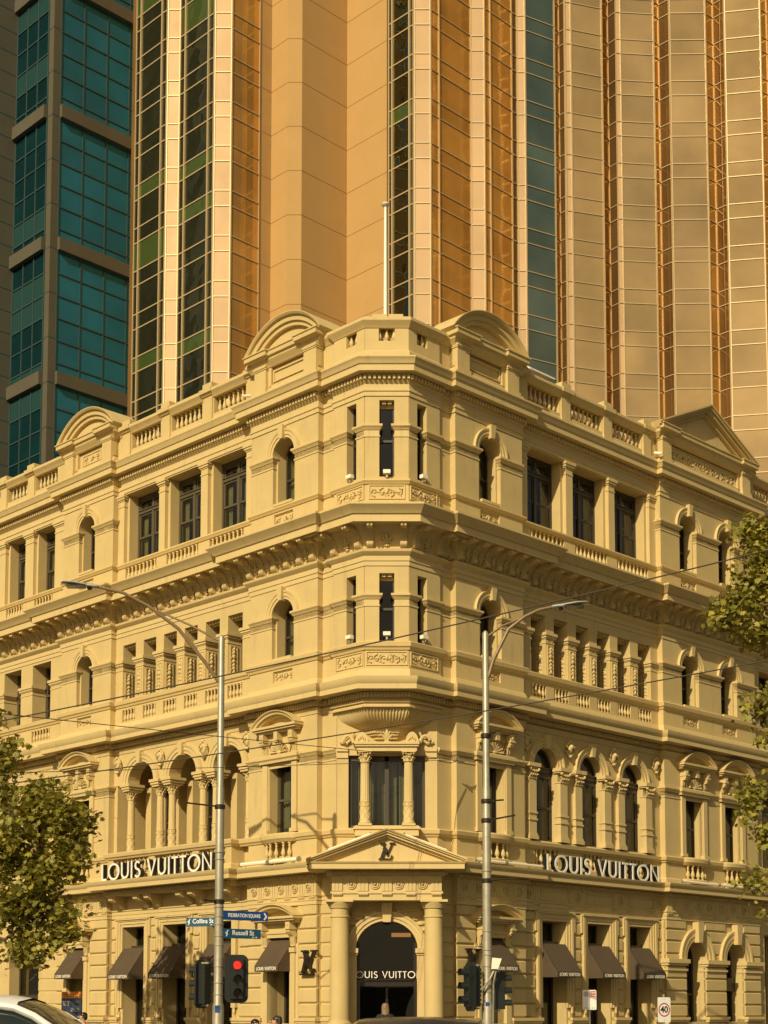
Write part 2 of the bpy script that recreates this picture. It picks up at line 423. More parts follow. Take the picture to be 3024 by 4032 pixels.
    if side > 0:
        wall(walls[2], F, 3.13, 9.45, z0, 6.0, 0, -.7, [(3.75, 4.72, 5.47, 5.9), (5.75, 6.65, 5.47, 5.9), (7.72, 8.6, 5.47, 5.9)])
        for a, b in ((3.75, 4.72), (5.75, 6.65), (7.72, 8.6)):
            recess(walls[2], F, a, b, 5.47, 5.9, -.16); balus(side, F, a, b, -.04, 5.47, 5.9, 5)
        wall(walls[2], F, 3.13, 9.45, 6.0, z1, -.0, -.7, [(c-.5, c+.5, 6.12, 8.14, .5) for c in ARC])
        for c in ARC:
            archivolt(trim[2], F, c-.5, c+.5, 8.14, .5, 0, .24, .08); keystone(trim[2], F, c, 8.6, 8.96, 0, .17, .13)
            WIN.append((2, 'archwide', side, c-.5, c+.5, 6.12, 8.0, .62, -.20))
            for s in (-1, 1):       # square pilasters with leafy capitals
                a = c+s*.655-.15; b = a+.30; TP_ = piece('square_pilaster')
                TP_.box(F, a, b, -.1, .10, 6.12, 7.75)
                TP_.box(F, a-.04, b+.04, -.1, .14, 6.12, 6.22); TP_.box(F, a-.02, b+.02, -.1, .12, 6.22, 6.28)
                for zz in (6.62, 6.8): TP_.box(F, a-.025, b+.025, -.1, .125, zz, zz+.05)
                TP_.box(F, a-.02, b+.02, -.1, .12, 7.73, 7.76)
                TP_.box(F, a-.06, b+.06, -.1, .16, 8.0, 8.04); TP_.box(F, a-.09, b+.09, -.1, .2, 8.04, 8.14)
    else:
        wall(walls[2], F, 3.13, 9.45, 8.12, z1, 0, -.38, [(c-.61, c+.61, 8.12, 8.13, .58) for c in ARC])
        for c in ARC: archivolt(trim[2], F, c-.61, c+.61, 8.13, .58, 0, .26, .08); keystone(trim[2], F, c, 8.66, 9.0, 0, .18, .13)
        wall(walls[2], F, 3.13, 9.45, z0, z1, -1.15, -1.4, [(c-.42, c+.42, 6.0, 7.9, .4) for c in ARC])   # back wall of the loggia
        walls[2].box(F, 3.13, 9.45, -1.15, 0, z0, 6.0)
        walls[2].box(F, 3.1, 3.2, -1.2, -.02, 6, 9.3); walls[2].box(F, 9.3, 9.45, -1.2, -.02, 6, 9.3)
        walls[2].box(F, 3.13, 9.45, -1.2, -.35, 8.95, 9.3)
        for c in ARC:
            WIN.append((2, 'loggia', side, c-.42, c+.42, 6.05, 7.9, .4, -1.2))
            for s in (-1, 1):        # deep square jambs seen in shade behind the columns
                walls[2].box(F, c+s*.66-.13, c+s*.66+.13, -1.15, -.75, 6.0, 8.1)
                # tunnel soffit under each arch
        # balcony front with pedestals and balusters (behind the letters)
        walls[2].box(F, 3.5, 3.75, .0, .45, 5.2, 6.0); walls[2].box(F, 8.8, 9.05, 0, .45, 5.2, 6.0)
        for a in (5.02, 6.98): walls[2].box(F, a-.14, a+.14, 0, .45, 5.2, 6.0)
        walls[2].box(F, 3.5, 9.05, .25, .45, 5.2, 5.46); walls[2].box(F, 3.5, 9.05, .22, .45, 5.9, 6.0)
        for a, b in ((3.75, 4.88), (5.16, 6.84), (7.12, 8.8)): balus(side, F, a, b, .35, 5.46, 5.9, int((b-a)/.17))
    # ---- middle section, floor 1
    hs = [(c-.52, c+.52, .5, 4.0) for c in F1C]
    wall(walls[1], F, 3.13, 9.45, 0, ZF[1][1], -.05, -.8, hs)
    for c in F1C:
        WIN.append((1, 'shoptall', side, c-.52, c+.52, .5, 4.0, 0, -.5))
        T = piece('window_surround')
        for w0, w1, e in ((.52, .60, .0), (.60, .68, .025), (.68, .76, .05)):
            for s in (-1, 1):
                a, b = sorted((c+s*w0, c+s*w1)); T.box(F, a, b, -.08, e, 1.7, 4.0+w1-.52-.0)
            T.box(F, c-w0, c+w0, -.08, e-.002, 4.0+w0-.52, 4.0+w1-.52)
        T.box(F, c-.80, c+.80, -.05, .085, 4.20, 4.235)
        for s in (-1, 1):
            a, b = sorted((c+s*.76, c+s*.84)); T.box(F, a, b, -.08, .04, 3.72, 4.23)
            T.blob(F, c+s*.68, .02, 1.62, .05, .04, .1)
            a, b = sorted((c+s*.60, c+s*.70)); T.box(F, a, b, -.08, .01, .5, 1.6)
    spans = [(3.13, F1C[0]-.85), (F1C[0]+.85, F1C[1]-.85), (F1C[1]+.85, F1C[2]-.85), (F1C[2]+.85, 9.45)]
    for a, b in spans:
        if b-a < .05: continue
        for za, zb in zip([1.45, 1.80, 2.19, 2.56, 2.92, 3.27, 3.64, 3.98], [1.80, 2.19, 2.56, 2.92, 3.27, 3.64, 3.98, 4.23]):
            walls[1].prismu(F, [(-.1, za+.02), (-.02, za+.02), (0, za+.045), (0, zb-.045), (-.02, zb-.02), (-.1, zb-.02)], a, b)
    # ---- outer wing beyond the second pavilion
    E_ = EL if side < 0 else ER
    if side < 0: op4 = [(12.92, 13.95), (14.62, 15.62), (16.3, 17.3), (18.0, 19.0)]
    else: op4 = [(15.0, 16.2), (16.9, 18.1), (18.8, 20.0)]
    sec4(F, E_, UEND, op4)
    sec3(F, E_, UEND, op4, 12.42, False)
    wall(walls[2], F, E_, UEND, 5.2, 9.6, 0, -.7, [(a, b, 6.12, 8.0, (b-a)/2) for a, b in op4])
    for a, b in op4:
        WIN.append((2, 'archwide', side, a, b, 6.12, 8.0, (b-a)/2, -.3)); archivolt(trim[2], F, a, b, 8.0, (b-a)/2, 0, .22, .07)
    if side < 0:
        wall(walls[1], F, E_, UEND, 0, 5.2, 0, -.7, [(13.25, 14.95, .05, 2.95, .82), (16.2, 17.4, .5, 4.0), (18.4, 19.6, .5, 4.0)])
        archivolt(trim[1], F, 13.25, 14.95, 2.95, .82, 0, .25, .07); WIN.append((1, 'entry139', side, 13.25, 14.95, .05, 2.95, .82, -.35))
        for za, zb in zip([1.45, 1.80, 2.19, 2.56], [1.80, 2.19, 2.56, 2.92]):
            walls[1].prismu(F, [(-.1, za+.02), (-.02, za+.02), (0.02, za+.045), (0.02, zb-.045), (-.02, zb-.02), (-.1, zb-.02)], E_, 13.25)
    else:
        wall(walls[1], F, E_, UEND, 0, 5.2, 0, -.7, [(15.0, 16.2, .5, 4.0), (17, 18.2, .5, 4.0)])
# ---- ground floor plinth caps (between the openings)
def caps(F, side, spans):
    for a, b, v in spans:
        TP_ = piece('plinth'); TP_.box(F, a, b, v-.3, v+.07, 1.30, 1.36); TP_.box(F, a-.02, b+.02, v-.3, v+.1, 1.36, 1.44); TP_.box(F, a, b, v-.3, v+.04, 0, 1.3)
for side, F in SIDE.items():
    caps(F, side, [(0, .45, 0), (.45, 1.20, .18), (2.54, 3.16, .18), (3.16, F1C[0]-.62, 0), (F1C[0]+.62, F1C[1]-.62, 0), (F1C[1]+.62, F1C[2]-.62, 0), (F1C[2]+.62, 9.44, 0)])
    caps(F, side, [(9.44, 10.34, .18), (11.62, 12.08, .18)] if side < 0 else [(9.44, 10.42, .18), (11.46, 12.52, .18), (13.56, 14.46, .18)])
# ---- chamfered corner, floors 1 and 2
FC = FX(37.8)
wall(walls[1], FC, -1.26, 1.26, 0, 5.2, 0, -.8, [(-.76, .76, .0, 3.12, .70)])
wall(walls[2], FC, -1.26, 1.26, 5.2, 9.6, 0, -.8, [(-.95, .95, 6.12, 7.93)])
for za, zb in zip([1.45, 1.80, 2.19, 2.56, 2.92, 3.27, 3.64, 3.98], [1.80, 2.19, 2.56, 2.92, 3.27, 3.64, 3.98, 4.27]):
    for side, F in SIDE.items():
        walls[1].prismu(F, [(-.1, za+.02), (.0, za+.02), (.03, za+.045), (.03, zb-.045), (.0, zb-.02), (-.1, zb-.02)], .02, .5)
# ---- oriel (floors 3, 4)
FO = FX(37.0); OZ = {3: (9.4, 13.9), 4: (13.9, 17.7)}
oriel = MB()
for k, sill, head in ((4, 14.75, 16.70), (3, 10.62, 12.32)):
    z0, z1 = OZ[k]
    wall(oriel, FO, -.543, .543, z0, z1, 0, -.35, [(-.185, .185, sill, head)])
    WIN.append((k, 'slim', 0, -.185, .185, sill, head, 0, -.22))
    for side, F in SIDE.items():
        wall(oriel, F, -1.05, .05, z0, z1, .06, -.3, [(-.77, -.43, sill, head)])
        WIN.append((k, 'slim', side, -.77, -.43, sill, head, 0, -.16))
    for i in range(2): oriel.box(FO, -.12+i*.14, -.02+i*.14, -.2, -.08, head-.07, head)
    oriel.box(FO, -.185, .185, -.3, -.2, head-.14, head)
# ---- parapet
par = MB()
def parapet(F, side, pieces, opens, v):
    for a, b in pieces: par.box(F, a, b, v-.35, v, 17.7, 18.82)
    for a, b, n in opens:
        par.box(F, a, b, v-.35, v, 17.7, 18.08); par.box(F, a, b, v-.35, v, 18.56, 18.82)
        balus(side, F, a, b, v-.14, 18.09, 18.55, n)
parapet(FL, -1, [(.05, .5), (2.95, 3.6), (4.98, 5.5), (6.9, 7.42), (8.82, 9.5), (EL-.1, 12.75), (14.0, 14.4), (15.65, 16.05), (17.3, 17.7), (19, 24)], [(3.6, 4.98, 7), (5.5, 6.9, 7), (7.42, 8.82, 7), (12.75, 14.0, 6), (14.4, 15.65, 6), (16.05, 17.3, 6), (17.7, 19, 6)], 0)
parapet(FRt, 1, [(.05, .5), (2.95, 3.6), (4.98, 5.5), (6.9, 7.42), (8.82, 9.5), (ER-.1, 14.9), (16.3, 16.7), (18, 24)], [(3.6, 4.98, 7), (5.5, 6.9, 7), (7.42, 8.82, 7), (14.9, 16.3, 7), (16.7, 18, 7)], 0)
for side, F in SIDE.items():     # pedestals standing proud of the parapet
    for c in ([5.2, 7.12, 9.04, 14.2, 15.85, 3.3] if side < 0 else [5.2, 7.12, 9.04, 16.5, 3.3]):
        par.box(F, c-.19, c+.19, -.38, .05, 17.7, 18.62); par.box(F, c-.22, c+.22, -.4, .08, 17.7, 17.97)
        par.box(F, c-.21, c+.21, -.4, .10, 18.62, 18.68); par.box(F, c-.25, c+.25, -.42, .17, 18.68, 18.80); par.box(F, c-.2, c+.2, -.4, .08, 18.80, 18.98)
# oriel parapet
par.box(FO, -.543, .543, -.35, 0, 17.7, 18.22); par.box(FO, -.543, .543, -.35, 0, 18.64, 18.82)
for a, b in ((-.543, -.2), (.2, .543)): par.box(FO, a, b, -.35, 0, 18.22, 18.64)
par.box(FO, -.2, .2, -.35, -.22, 18.2, 18.66)
balus(0, FO, -.27, .27, -.1, 18.22, 18.63, 3)
for side, F in SIDE.items():
    par.box(F, -1.06, .05, -.29, .06, 17.7, 18.22); par.box(F, -1.06, .05, -.29, .06, 18.64, 18.82)
    for a, b in ((-1.06, -.78), (-.4, .05)): par.box(F, a, b, -.29, .06, 18.22, 18.64)
    par.box(F, -.8, -.38, -.29, -.16, 18.2, 18.66)
    balus(side, F, -.79, -.39, -.04, 18.22, 18.63, 2)
for a, b in ((-.3, -.04), (.04, .3)): par.box(FO, a*1.2, b*1.2+.05, -.6, -.3, 18.8, 19.05)
# attic blocks and their segmental / triangular pediments
def attic(side, u0, u1, tri=False, panel=True):
    F = SIDE[side]; v = .18
    par.box(F, u0, u1, -.5, v-.09, 17.7, 18.72)
    par.box(F, u0, u1, -.5, v, 17.7, 18.05); par.box(F, u0, u1, -.5, v, 18.58, 18.72)
    pw = .46
    mid0, mid1 = u0+pw, u1-pw
    par.box(F, mid0, mid0+.12, -.4, v, 17.7, 18.72); par.box(F, mid1-.12, mid1, -.4, v, 17.7, 18.72)
    for a, b in ((u0, u0+pw), (u1-pw, u1)):
        par.box(F, a, b, -.5, v+.09, 17.7, 18.5); par.box(F, a-.03, b+.03, -.5, v+.12, 17.7, 17.98)
        par.box(F, a-.02, b+.02, -.5, v+.11, 18.5, 18.54); par.box(F, a-.03, b+.03, -.5, v+.13, 18.54, 18.6); par.box(F, a, b, -.5, v+.09, 18.6, 18.7)
    # cornice of the block, breaking forward over the end piers
    f2 = lambda u, vv: (F(u, vv, 0)[0], F(u, vv, 0)[1])
    pl = [(u1, -.5), (u1, v+.09), (u1-pw, v+.09), (u1-pw, v), (u0+pw, v), (u0+pw, v+.09), (u0, v+.09), (u0, -.5)]
    if side > 0: pl = pl[::-1]
    sweep(par, [f2(*p) for p in pl], [(-.1, 18.66), (.02, 18.68), (.06, 18.72), (.1, 18.74), (.18, 18.76), (.2, 18.78), (.2, 18.88), (.23, 18.9), (.23, 18.93), (-.2, 18.96)])
    c = (u0+u1)/2; hw = (u1-u0)/2+.28
    if tri:
        ap = 20.15; zb = 18.93
        par.prism(F, [(u0, zb), (u1, zb), (c, ap-.25)], -.5, v-.06)
        for s in (-1, 1):
            a, b = (c+s*hw, zb), (c, ap); d = Vector((b[0]-a[0], b[1]-a[1])).normalized(); n = Vector((-d.y*s*-1, d.x*s*-1)); n = Vector((-d.y, d.x)) if s < 0 else Vector((d.y, -d.x))
            if n.y < 0: n = -n
            for o0, o1, vv in ((-.24, -.14, v+.04), (-.14, -.06, v+.16), (-.06, .0, v+.24), (.0, .05, v+.28)):
                q = [(a[0]+n.x*o0, a[1]+n.y*o0), (b[0], b[1]+o0/abs(n.y)), (b[0], b[1]+o1/abs(n.y)), (a[0]+n.x*o1, a[1]+n.y*o1)]
                par.prism(F, q, -.6, vv)
    else:
        zb = 18.93; rise = .78; R_ = (hw*hw+rise*rise)/(2*rise); zc = zb+rise-R_; th = math.asin(hw/R_)
        k = 24; rows = []
        prof = [(-.30, v-.06), (-.30, v+.05), (-.20, v+.06), (-.19, v+.12), (-.07, v+.13), (-.05, v+.2), (0, v+.24), (.02, v+.24), (.03, -.6), (-.3, -.6)]
        for i in range(k+1):
            t = -th+2*th*i/k
            rows.append([F(c+(R_+dr)*sin(t), vv, zc+(R_+dr)*cos(t)) for dr, vv in prof])
        par.grid(rows); par.poly(rows[0]); par.poly(rows[-1])
        pts = [(c+(R_-.25)*sin(-th*.97+2*th*.97*i/k), max(zb-.02, zc+(R_-.25)*cos(-th*.97+2*th*.97*i/k))) for i in range(k+1)]
        par.prism(F, pts, -.5, v-.06)
    return c, v
attic(-1, .5, 2.93); attic(1, .5, 2.93); attic(-1, 9.5, 11.95); attic(1, 9.5, 14.3, True)
# ---- cornices and string courses swept round the whole building
pf, po, pb = plan('flat'), plan('oriel'), plan('flat', True)
cor = {k: MB() for k in ('parapet_cornice', 'bracketed_cornice', 'dentil_cornice', 'shopfront_cornice')}
c = cor['parapet_cornice']
sweep(c, po, [(0, 16.80), (.025, 16.80), (.025, 16.9), (.05, 16.92), (.05, 16.96), (.02, 16.98), (.02, 17.1), (.06, 17.15), (.08, 17.17), (.08, 17.31), (.2, 17.33), (.31, 17.335), (.31, 17.48), (.34, 17.50), (.36, 17.54), (.39, 17.62), (.41, 17.64), (.41, 17.68), (0, 17.76)])
dentils(c, po, .08, .16, 17.19, 17.29)
sweep(c, po, [(-.05, 17.7), (.05, 17.7), (.05, 17.93), (.02, 17.97), (-.05, 17.98)])
sweep(c, po, [(-.05, 18.54), (.02, 18.55), (.05, 18.6), (.11, 18.66), (.14, 18.70), (.14, 18.77), (.1, 18.80), (-.4, 18.84)])
c = cor['bracketed_cornice']
sweep(c, po, [(0, 12.5), (.02, 12.5), (.02, 12.62), (.04, 12.62), (.04, 12.74), (.09, 12.78), (.14, 12.83), (.15, 12.88), (.1, 12.91), (.02, 12.92), (.02, 12.98), (.04, 13.08), (.08, 13.18), (.14, 13.28), (.22, 13.36), (.26, 13.41), (.3, 13.45), (.60, 13.46), (.61, 13.41), (.66, 13.41), (.66, 13.58), (.70, 13.60), (.74, 13.66), (.82, 13.74), (.86, 13.78), (.86, 13.83), (0, 13.99)])
sweep(c, po, [(-.05, 13.95), (.05, 13.95), (.05, 14.07), (.02, 14.12), (-.05, 14.13)])
sweep(c, po, [(-.05, 14.55), (.03, 14.56), (.05, 14.6), (.08, 14.63), (.08, 14.67), (-.05, 14.70)])
c = cor['dentil_cornice']
sweep(c, po, [(0, 9.20), (.06, 9.21), (.06, 9.34), (.14, 9.36), (.36, 9.37), (.37, 9.36), (.42, 9.36), (.42, 9.48), (.45, 9.52), (.48, 9.6), (.49, 9.66), (0, 9.76)])
sweep(c, pf, [(0, 9.03), (.02, 9.03), (.03, 9.1), (.05, 9.14), (.05, 9.17), (0, 9.18)])
dentils(c, po, .06, .13, 9.22, 9.33, .085, .05)
sweep(c, po, [(-.05, 9.7), (.06, 9.7), (.05, 9.86), (.02, 9.93), (-.05, 9.96)])
sweep(c, po, [(-.05, 10.38), (.03, 10.40), (.05, 10.45), (.09, 10.48), (.11, 10.58), (.07, 10.61), (-.05, 10.64)])
c = cor['shopfront_cornice']
sweep(c, pb, [(.05, 4.88), (.07, 4.9), (.07, 5.0), (.12, 5.02), (.36, 5.03), (.37, 5.02), (.42, 5.02), (.42, 5.13), (.45, 5.16), (.48, 5.22), (.49, 5.26), (0, 5.33)])
dentils(c, pb, .07, .13, 4.91, 4.99, .085, .05)
sweep(c, pf, [(0, 4.25), (.015, 4.25), (.015, 4.35), (.03, 4.35), (.03, 4.44), (.06, 4.46), (.06, 4.49), (.02, 4.5), (.02, 4.85), (.06, 4.89), (.08, 4.9)])
sweep(c, pb, [(-.05, 5.3), (.05, 5.3), (.05, 5.42), (.02, 5.46), (-.05, 5.47)])
sweep(c, pb, [(-.05, 5.89), (.03, 5.9), (.05, 5.94), (.09, 5.97), (.11, 6.06), (.07, 6.09), (-.08, 6.12)])
# impost bands on the piers
def band(zt, k, pieces):
    prof = [(-.02, zt-.31), (.018, zt-.31), (.018, zt-.27), (-.0, zt-.265), (.0, zt-.14), (.02, zt-.13), (.035, zt-.1), (.06, zt-.07), (.08, zt-.05), (.08, zt), (-.02, zt+.02)]
    for p in pieces: sweep(piece('impost'), p, prof)
for side, F in SIDE.items():
    g = lambda *pp: [wpt(side, *q) for q in (pp if side < 0 else pp[::-1])]
    for k, zt in ((4, 16.07), (3, 11.80)):
        P = [g((1.40, .06), (1.40, .18), (.5, .18), (.5, 0), (.05, 0), (.05, .06), (-.43, .06), (-.43, -.1)), g((3.13, .18), (2.25, .18), (2.25, .06))]
        if side < 0: P += [g((10.38, .06), (10.38, .18), (9.45, .18), (9.45, .0)), g((EL, 0), (EL, .18), (11.22, .18), (11.22, .06)), ]
        else: P += [g((10.42, .06), (10.42, .18), (9.45, .18), (9.45, .0)), g((12.52, .06), (12.52, .18), (11.32, .18), (11.32, .06)), g((ER, 0), (ER, .18), (13.42, .18), (13.42, .06))]
        band(zt, k, P)
    band(8.12, 2, [g((3.13, 0), (3.13, .18), (.5, .18), (.5, 0), (0, 0)), g((EL if side < 0 else ER, 0), (EL if side < 0 else ER, .18), (9.45, .18), (9.45, 0))])
for k, zt in ((4, 16.07), (3, 11.80)):
    for s in (-1, 1):
        a = [wpt(s, -.77, -.1), wpt(s, -.77, .06), wpt(s, -1.073, .06), (s*.185, 37.0), (s*.185, 37.15)]
        band(zt, k, [a if s < 0 else a[::-1]])
for s in (-1, 1):
    x0_, x1_ = sorted((s*1.24, s*.96)); TP_ = piece('impost'); TP_.box(FC, x0_, x1_, -.1, .035, 7.86, 8.02); TP_.box(FC, x0_, x1_, -.1, .078, 8.02, 8.11)
# ---- put the wall work into the scene
for k, nm in ((1, 'ground_floor_wall'), (2, 'first_floor_wall'), (3, 'second_floor_wall'), (4, 'top_floor_wall')):
    part(nm, walls[k], 'stucco', BLD, False)
    if trim[k].v: part('moulding', trim[k], 'trim', BLD)
last_ = None
for nm, m, sub in EXTRA:
    o = part(nm, m, 'trim', last_ if sub and last_ else BLD)
    if nm == 'arch_moulding': last_ = o
part('oriel_wall', oriel, 'stucco', BLD, False)
part('parapet', par, 'stucco', BLD)
for k, mb in cor.items(): part(k, mb, 'trim', BLD, ang=25)
# ---- interior shell and roof
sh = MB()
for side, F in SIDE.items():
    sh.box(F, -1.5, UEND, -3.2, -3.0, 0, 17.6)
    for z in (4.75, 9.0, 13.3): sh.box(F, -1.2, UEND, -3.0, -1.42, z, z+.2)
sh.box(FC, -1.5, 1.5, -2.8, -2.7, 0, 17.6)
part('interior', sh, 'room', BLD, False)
rf = MB()
for side, F in SIDE.items():
    n = 150; ua, ub = .5, 12.0 if side < 0 else 14.0
    rows = [[], []]
    for i in range(n+1):
        u = ua+(ub-ua)*i/n; h = .05*(i % 2)
        rows[0].append(F(u, -.55, 18.45+h)); rows[1].append(F(u, -2.6, 19.62+h))
    rf.grid(rows)
    rf.box(F, -1, UEND, -14, -.4, 17.55, 17.68)
    rf.box(F, 0, UEND, -14, -.6, 13.4, 13.5)
part('roof', rf, 'roofm', BLD, False)
# ---- windows
def glz(F, u0, u1, z0, z1, v):
    m = MB(); m.poly([F(u0, v, z0), F(u1, v, z0), F(u1, v, z1), F(u0, v, z1)]); return m
def curtain(F, u0, u1, z0, z1, v, gap=.25):
    m = MB(); c = (u0+u1)/2; w = (u1-u0)*(1-gap)/2
    for a, b in ((u0, u0+w), (u1-w, u1)):
        n = max(8, int((b-a)/.035)); rows = [[], []]
        for i in range(n+1):
            u = a+(b-a)*i/n; vv = v+.025*sin(i*1.7)+.012*sin(i*.7)
            rows[0].append(F(u, vv, z0)); rows[1].append(F(u, vv, z1))
        m.grid(rows)
    return m
LOGO = []
for (k, kind, side, u0, u1, z0, z1, rise, v) in WIN:
    F = SIDE.get(side, FO)
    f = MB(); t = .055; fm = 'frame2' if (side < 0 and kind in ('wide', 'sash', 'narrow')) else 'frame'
    bx = lambda a, b, za, zb, d=.05, vv=0: f.box(F, a, b, v+vv-d, v+vv, za, zb)
    ztop = z1+rise if rise else z1
    if kind in ('wide',):
        fw = .07
        bx(u0, u0+fw, z0, z1, .08); bx(u1-fw, u1, z0, z1, .08); bx(u0+fw, u1-fw, z1-fw-.05, z1, .08); bx(u0+fw, u1-fw, z0, z0+.09, .08)
        zt = 16.22; c = u0+(u1-u0)*.5
        bx(u0+fw, u1-fw, zt, zt+.09, .08, .02)
        bx(u0+fw, u1-fw, zt+.09, zt+.12, .08, .05)
        bx(c-.05, c+.05, z0+.09, zt, .08, .01); bx(c-.04, c+.04, zt+.09, z1-fw, .08)
        for a, b in ((u0+fw, c-.05), (c+.05, u1-fw)):
            zm = 15.5
            for (za, zb, dv) in ((z0+.09, zm+.02, -.06), (zm-.02, zt, -.02), (zt+.11, z1-.12, -.03)):
                bx(a, a+t, za, zb, .04, dv); bx(b-t, b, za, zb, .04, dv); bx(a+t, b-t, za, za+t, .04, dv); bx(a+t, b-t, zb-t, zb, .04, dv)
    elif kind in ('sash', 'narrow', 'slim'):
        fw = .05 if kind != 'slim' else .035
        bx(u0, u0+fw, z0, z1, .07); bx(u1-fw, u1, z0, z1, .07); bx(u0+fw, u1-fw, z1-fw, z1, .07); bx(u0+fw, u1-fw, z0, z0+.07, .07)
        zm = (z0+z1)/2+.0; bx(u0+fw, u1-fw, zm-.03, zm+.03, .05, .01)
        if kind == 'sash' and k > 2: bx(u0+fw, u1-fw, z1-.5, z1-.42, .05, .02)
        if kind == 'sash':
            for a in (u0+fw, u1-fw-.04): bx(a, a+.04, z0+.07, z1-fw, .04, -.02)
    elif kind in ('arch', 'archwide', 'loggia', 'doorway', 'entry139'):
        fw = .055 if k > 1 else .07
        a = arcpts(u0, u1, z1, rise); b = arcpts(u0+fw, u1-fw, z1, rise-fw)
        f.grid([[F(u, v, z) for u, z in a], [F(u, v, z) for u, z in b], [F(u, v-.06, z) for u, z in b]])
        bx(u0, u0+fw, z0, z1, .06); bx(u1-fw, u1, z0, z1, .06); bx(u0+fw, u1-fw, z0, z0+.08, .06)
        if kind == 'archwide':
            bx(u0, u1, z1-.02, z1+.09, .06, .04); bx(u0, u1, z1-.16, z1-.02, .06, .0); bx(u0, u1, z1+.09, z1+.12, .06, .07)
            zm = z0+(z1-z0)*.48; bx(u0+fw, u1-fw, zm-.03, zm+.04, .05, .01)
            for q in (u0+fw, u1-fw-.05): bx(q, q+.05, z0+.08, z1-.16, .04, -.01)
        elif kind in ('doorway', 'entry139'):
            za = 2.22 if kind == 'doorway' else 2.0; bx(u0+fw, u1-fw, za, za+.12, .06, .03)
            if kind == 'doorway': f.box(F, u0, u1, v-.05, v+.12, 2.22, 2.62)
            else: c = (u0+u1)/2; bx(c-.04, c+.04, z0, za, .05)
        else:
            zm = (z0+z1)/2+.1; bx(u0+fw, u1-fw, zm-.03, zm+.03, .05, .01)
            if kind == 'loggia': c = (u0+u1)/2; bx(c-.04, c+.04, z0, z1, .05, .01)
    elif kind in ('shop', 'shoptall'):
        fw = .06; bx(u0, u0+fw, z0, z1, .07); bx(u1-fw, u1, z0, z1, .07); bx(u0+fw, u1-fw, z0, z0+.12, .07)
        bx(u0+fw, u1-fw, z1-.05, z1, .07)
        if kind == 'shoptall': f.box(F, u0, u1, v-.05, v+.14, 3.36, 3.42); f.box(F, u0, u1, v-.05, v+.18, 3.42, 3.48); LOGO.append((F, side, (u0+u1)/2, v-.02))
    w = part('window', f, fm, BLD)
    g = MB()
    if rise:
        g.poly([F(u0, v-.035, z0), F(u1, v-.035, z0)]+[F(u, v-.035, z) for u, z in arcpts(u0, u1, z1, rise)[::-1]])
    else: g = glz(F, u0, u1, z0, z1, v-.035)
    part('pane', g, 'glass', w, False, outward=Vector(F(0, 1, 0))-Vector(F(0, 0, 0)))
    if kind in ('wide', 'sash', 'narrow', 'archwide', 'loggia', 'arch') and not (kind == 'arch' and side < 0 and k > 2 and u0 > 9):
        if kind == 'wide':
            c = (u0+u1)/2
            for a, b in ((u0+.06, c), (c, u1-.06)): part('curtain', curtain(F, a, b, z0, z1-.1, v-.16, .3), 'curtain', w)
        elif kind == 'narrow': pass
        else: part('curtain', curtain(F, u0+.03, u1-.03, z0, ztop-.1, v-.18, .35), 'curtain', w)
# F2 chamfer window: three lights with two free standing columns
f = MB()
for a, b in ((-.95, -.88), (.88, .95), (-.60, -.54), (.54, .60), (-.05, .05)): f.box(FC, a, b, -.20, -.12, 6.12, 7.93)
f.box(FC, -.88, .88, -.19, -.12, 7.80, 7.93); f.box(FC, -.88, .88, -.19, -.12, 6.12, 6.2)
w = part('window', f, 'frame', BLD); part('pane', glz(FC, -.95, .95, 6.12, 7.93, -.16), 'glass', w, False, outward=(0, -1, 0))
for a, b in ((-.93, -.55), (-.53, -.02), (.02, .53), (.55, .93)): part('curtain', curtain(FC, a, b, 6.12, 7.9, -.36, .12), 'curtain', w)
# ---- balusters: the hundred that show largest are parts, the others one mesh
bprof = [(.045, 0), (.045, .03), (.025, .045), (.03, .06), (.058, .10), (.06, .14), (.045, .20), (.026, .26), (.024, .29), (.036, .31), (.026, .33), (.03, .37), (.05, .38), (.05, .42)]
bm_ = MB(); bm_.lathe((0, 0, 0), bprof, 10); bme = bm_.mesh('baluster', M['trim'], True, 50)
BALS.sort(key=lambda q: q[1])
for m_, _ in BALS[:100]: place('baluster', bme, BLD, m_)
rest = MB(); b8 = MB(); b8.lathe((0, 0, 0), bprof, 8)
for m_, _ in BALS[100:]: rest.join(b8, m_)
o = part('balusters', rest, 'trim', BLD, True, 50); o['kind'] = 'stuff'
# ---- brackets and fleur ornaments of the main cornice
br = MB(); w = .085
pr = [(0, 12.93), (.08, 12.95), (.12, 12.99), (.13, 13.04), (.10, 13.10), (.095, 13.17), (.13, 13.26), (.21, 13.34), (.34, 13.38), (.34, 13.45), (0, 13.45)]
br.prismu(LF, [(a+.02, z-13.2) for a, z in pr], -w, w)
for s in (-.05, 0, .05): br.prismu(LF, [(a+.035, z-13.2) for a, z in pr[1:9]]+[(.04, .2), (.02, -.2)], s-.014, s+.014)
for s in (-1, 1): br.blob(LF, s*.085, .30, .16, .02, .05, .045)
br.blob(LF, 0, .12, -.19, w*1.08, .04, .04, 8, 5)
br.prismu(LF, [(.34, .17), (.40, .12), (.50, .12), (.56, .15), (.58, .19), (.58, .25), (.34, .25)], -w*.9, w*.9)
for s in (-.045, .045): br.blob(LF, s, .565, .145, .035, .035, .032, 7, 4)
bre = br.mesh('bracket', M['trim'], True, 40)
fl = MB()
fl.blob(LF, 0, .05, .06, .035, .03, .10, 8, 6)
for s in (-1, 1):
    fl.tube([LF(s*.015, .05, -.04), LF(s*.05, .055, .0), LF(s*.085, .06, .04), LF(s*.11, .06, .035), LF(s*.12, .055, .0), LF(s*.105, .05, -.02)], .022, 6, .014)
    fl.tube([LF(s*.0, .05, -.09), LF(s*.03, .05, -.13), LF(s*.055, .05, -.12)], .016, 5, .01)
